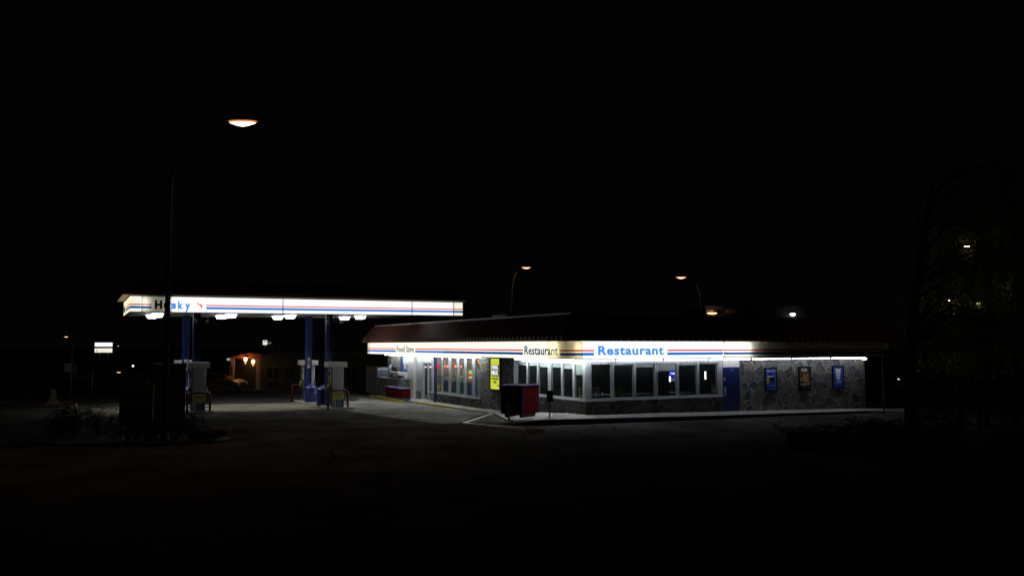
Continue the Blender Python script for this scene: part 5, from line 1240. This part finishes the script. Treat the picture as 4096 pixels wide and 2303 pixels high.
for px, py, n in ((3866,975,16),(3848,1000,10),(3812,1120,8),(3797,1190,14),(3815,1225,10),(3855,1205,10),(3912,1205,16),(3925,1230,12),(4018,1120,10),(4026,1160,12),(4040,1200,10),(3905,1110,8),(3800,1160,8)):
    c = wtree(px, py, 32.9)
    for k in range(n):
        x, y, z = c[0]+rr.gauss(0,.10), c[1]+rr.gauss(0,.12), c[2]+rr.gauss(0,.18)+.35
        for q in range(14): leafquad(m, (x+q*.018+rr.gauss(0,.03), y+rr.gauss(0,.03), z-q*.05), rr.uniform(.035,.055), rr, .9)
m.build('crown', T)
TLM = emis('yellow lamp lens', (1,.88,.5), 9)
# lamps behind the tree
# (lamps)
street_lamp('yellowish street lamp shining through the upper leaves of the weeping tree', 3868, 985, 3905, 33.4, lw=.24, power=5, bend=1.0, m=TLM, kind='POINT', pm=black)
street_lamp('street lamp shining low through the left leaves of the weeping tree', 3797, 1200, 3830, 33.4, lw=.18, power=4.5, bend=.8, m=TLM, kind='POINT', pm=black)
street_lamp('pale lamp shining low through the middle of the weeping tree', 3914, 1213, 3935, 33.2, lw=.14, power=4.5, bend=.8, m=TLM, kind='POINT', pm=black)
street_lamp('faint street lamp far right behind the hanging leaves of the weeping tree', 4016, 1130, 4050, 33.4, lw=.10, power=2, bend=.8, kind='POINT', pm=black)
x0, y0, z0 = at_Y(3781, 1257, 100); x1 = at_Y(3835, 1257, 100)[0]
o = thing('distant_strip_light', 'row of short white strip lights low behind the weeping tree', 'strip light', ((x0+x1)/2, 100, 0)); w_ = x1-x0
m = MB(); m.box(-w_/2,-.05,z0-.05,-w_/2+w_*.26,.05,z0+.05, emis('far strip', (.95,.9,1), 4)); m.box(-w_/2+w_*.55,-.05,z0-.07,-w_/2+w_*.82,.05,z0+.07, emis('far strip', (.95,.9,1), 4)); m.box(-w_/2+w_*.86,-.05,z0-.03,w_/2,.05,z0+.03, emis('far strip', (.95,.9,1), 4)); m.build('lamp', o)
m = MB()
for s in (-.4,.4): m.tube([(w_*s,.1,-.2),(w_*s,.1,z0+.1)], .08, dark, 8)
m.box(-w_/2,.06,z0+.08,w_/2,.3,z0+.16,dark); m.build('support', o)

# right end of the restaurant: blue bin, slatted trailer, red car
x, y, _ = at_Y(3538, 1634, 43.5); zg = gz(x, y)
o = thing('blue_cart_bin', 'dark blue wheeled bin in the shadow at the right end of the restaurant', 'bin', (x, y, zg+.1), ROT)
m = MB(); m.hexa([(-.28,-.3,.08),(.28,-.3,.08),(.28,.3,.08),(-.28,.3,.08),(-.34,-.36,.98),(.34,-.36,.98),(.34,.36,.98),(-.34,.36,.98)], mat('bin navy', (.003,.008,.05), .5)); m.build('body', o, bevel=.02)
m = MB(); m.box(-.36,-.38,.98,.36,.40,1.04,mat('bin navy', (.003,.008,.05), .5)); m.build('lid', o, bevel=.015)
for s in (-.27,.27): m = MB(); m.tube([(s-.04,.3,.1),(s+.04,.3,.1)], .1, rubber, 14); m.build('wheel', o)
x, y, _ = at_Y(3571, 1530, 58); o = thing('picket_trailer', 'pale slatted trailer side glimpsed beyond the right end of the restaurant', 'trailer', (x, y, gz(x, y)))
pk = nz(mat('picket white', (.38,.34,.28), .7), 5, .2)
for k in range(8): m = MB(); m.box(-.45+k*.115,-.03,.85,-.39+k*.115,.0,1.45,pk); m.build('slat', o)
m = MB(); m.box(-.5,.001,1.4,.5,.03,1.46,pk); m.box(-.5,.001,.70,.5,.05,.85,pk); m.box(-.5,.06,.5,.5,1.5,.7,dark); m.build('frame', o)
for s in (-.3,.3): m = MB(); m.tube([(s,.2,.25),(s,.4,.25)], .26, rubber, 14); m.build('wheel', o)
for _q in range(1):
    c_ = car('parked_car', 'dark red car partly hidden by the tree trunk at the right', 3735, 1560, 56, R(176), nz(mat('dark red car paint', (.12,.012,.01), .3), 2, .1)); c_['group'] = 'cars parked across the lot'
m = MB(); x, y, z = at_Y(3595, 1516, 54); m.box(-.06,0,-.04,.06,.03,.04, emis('far headlamp', (.9,.85,.8), 1.0)); tag(m.build('small_light', None, (x,y,z)), 'small white light beside the slatted trailer', 'lamp')
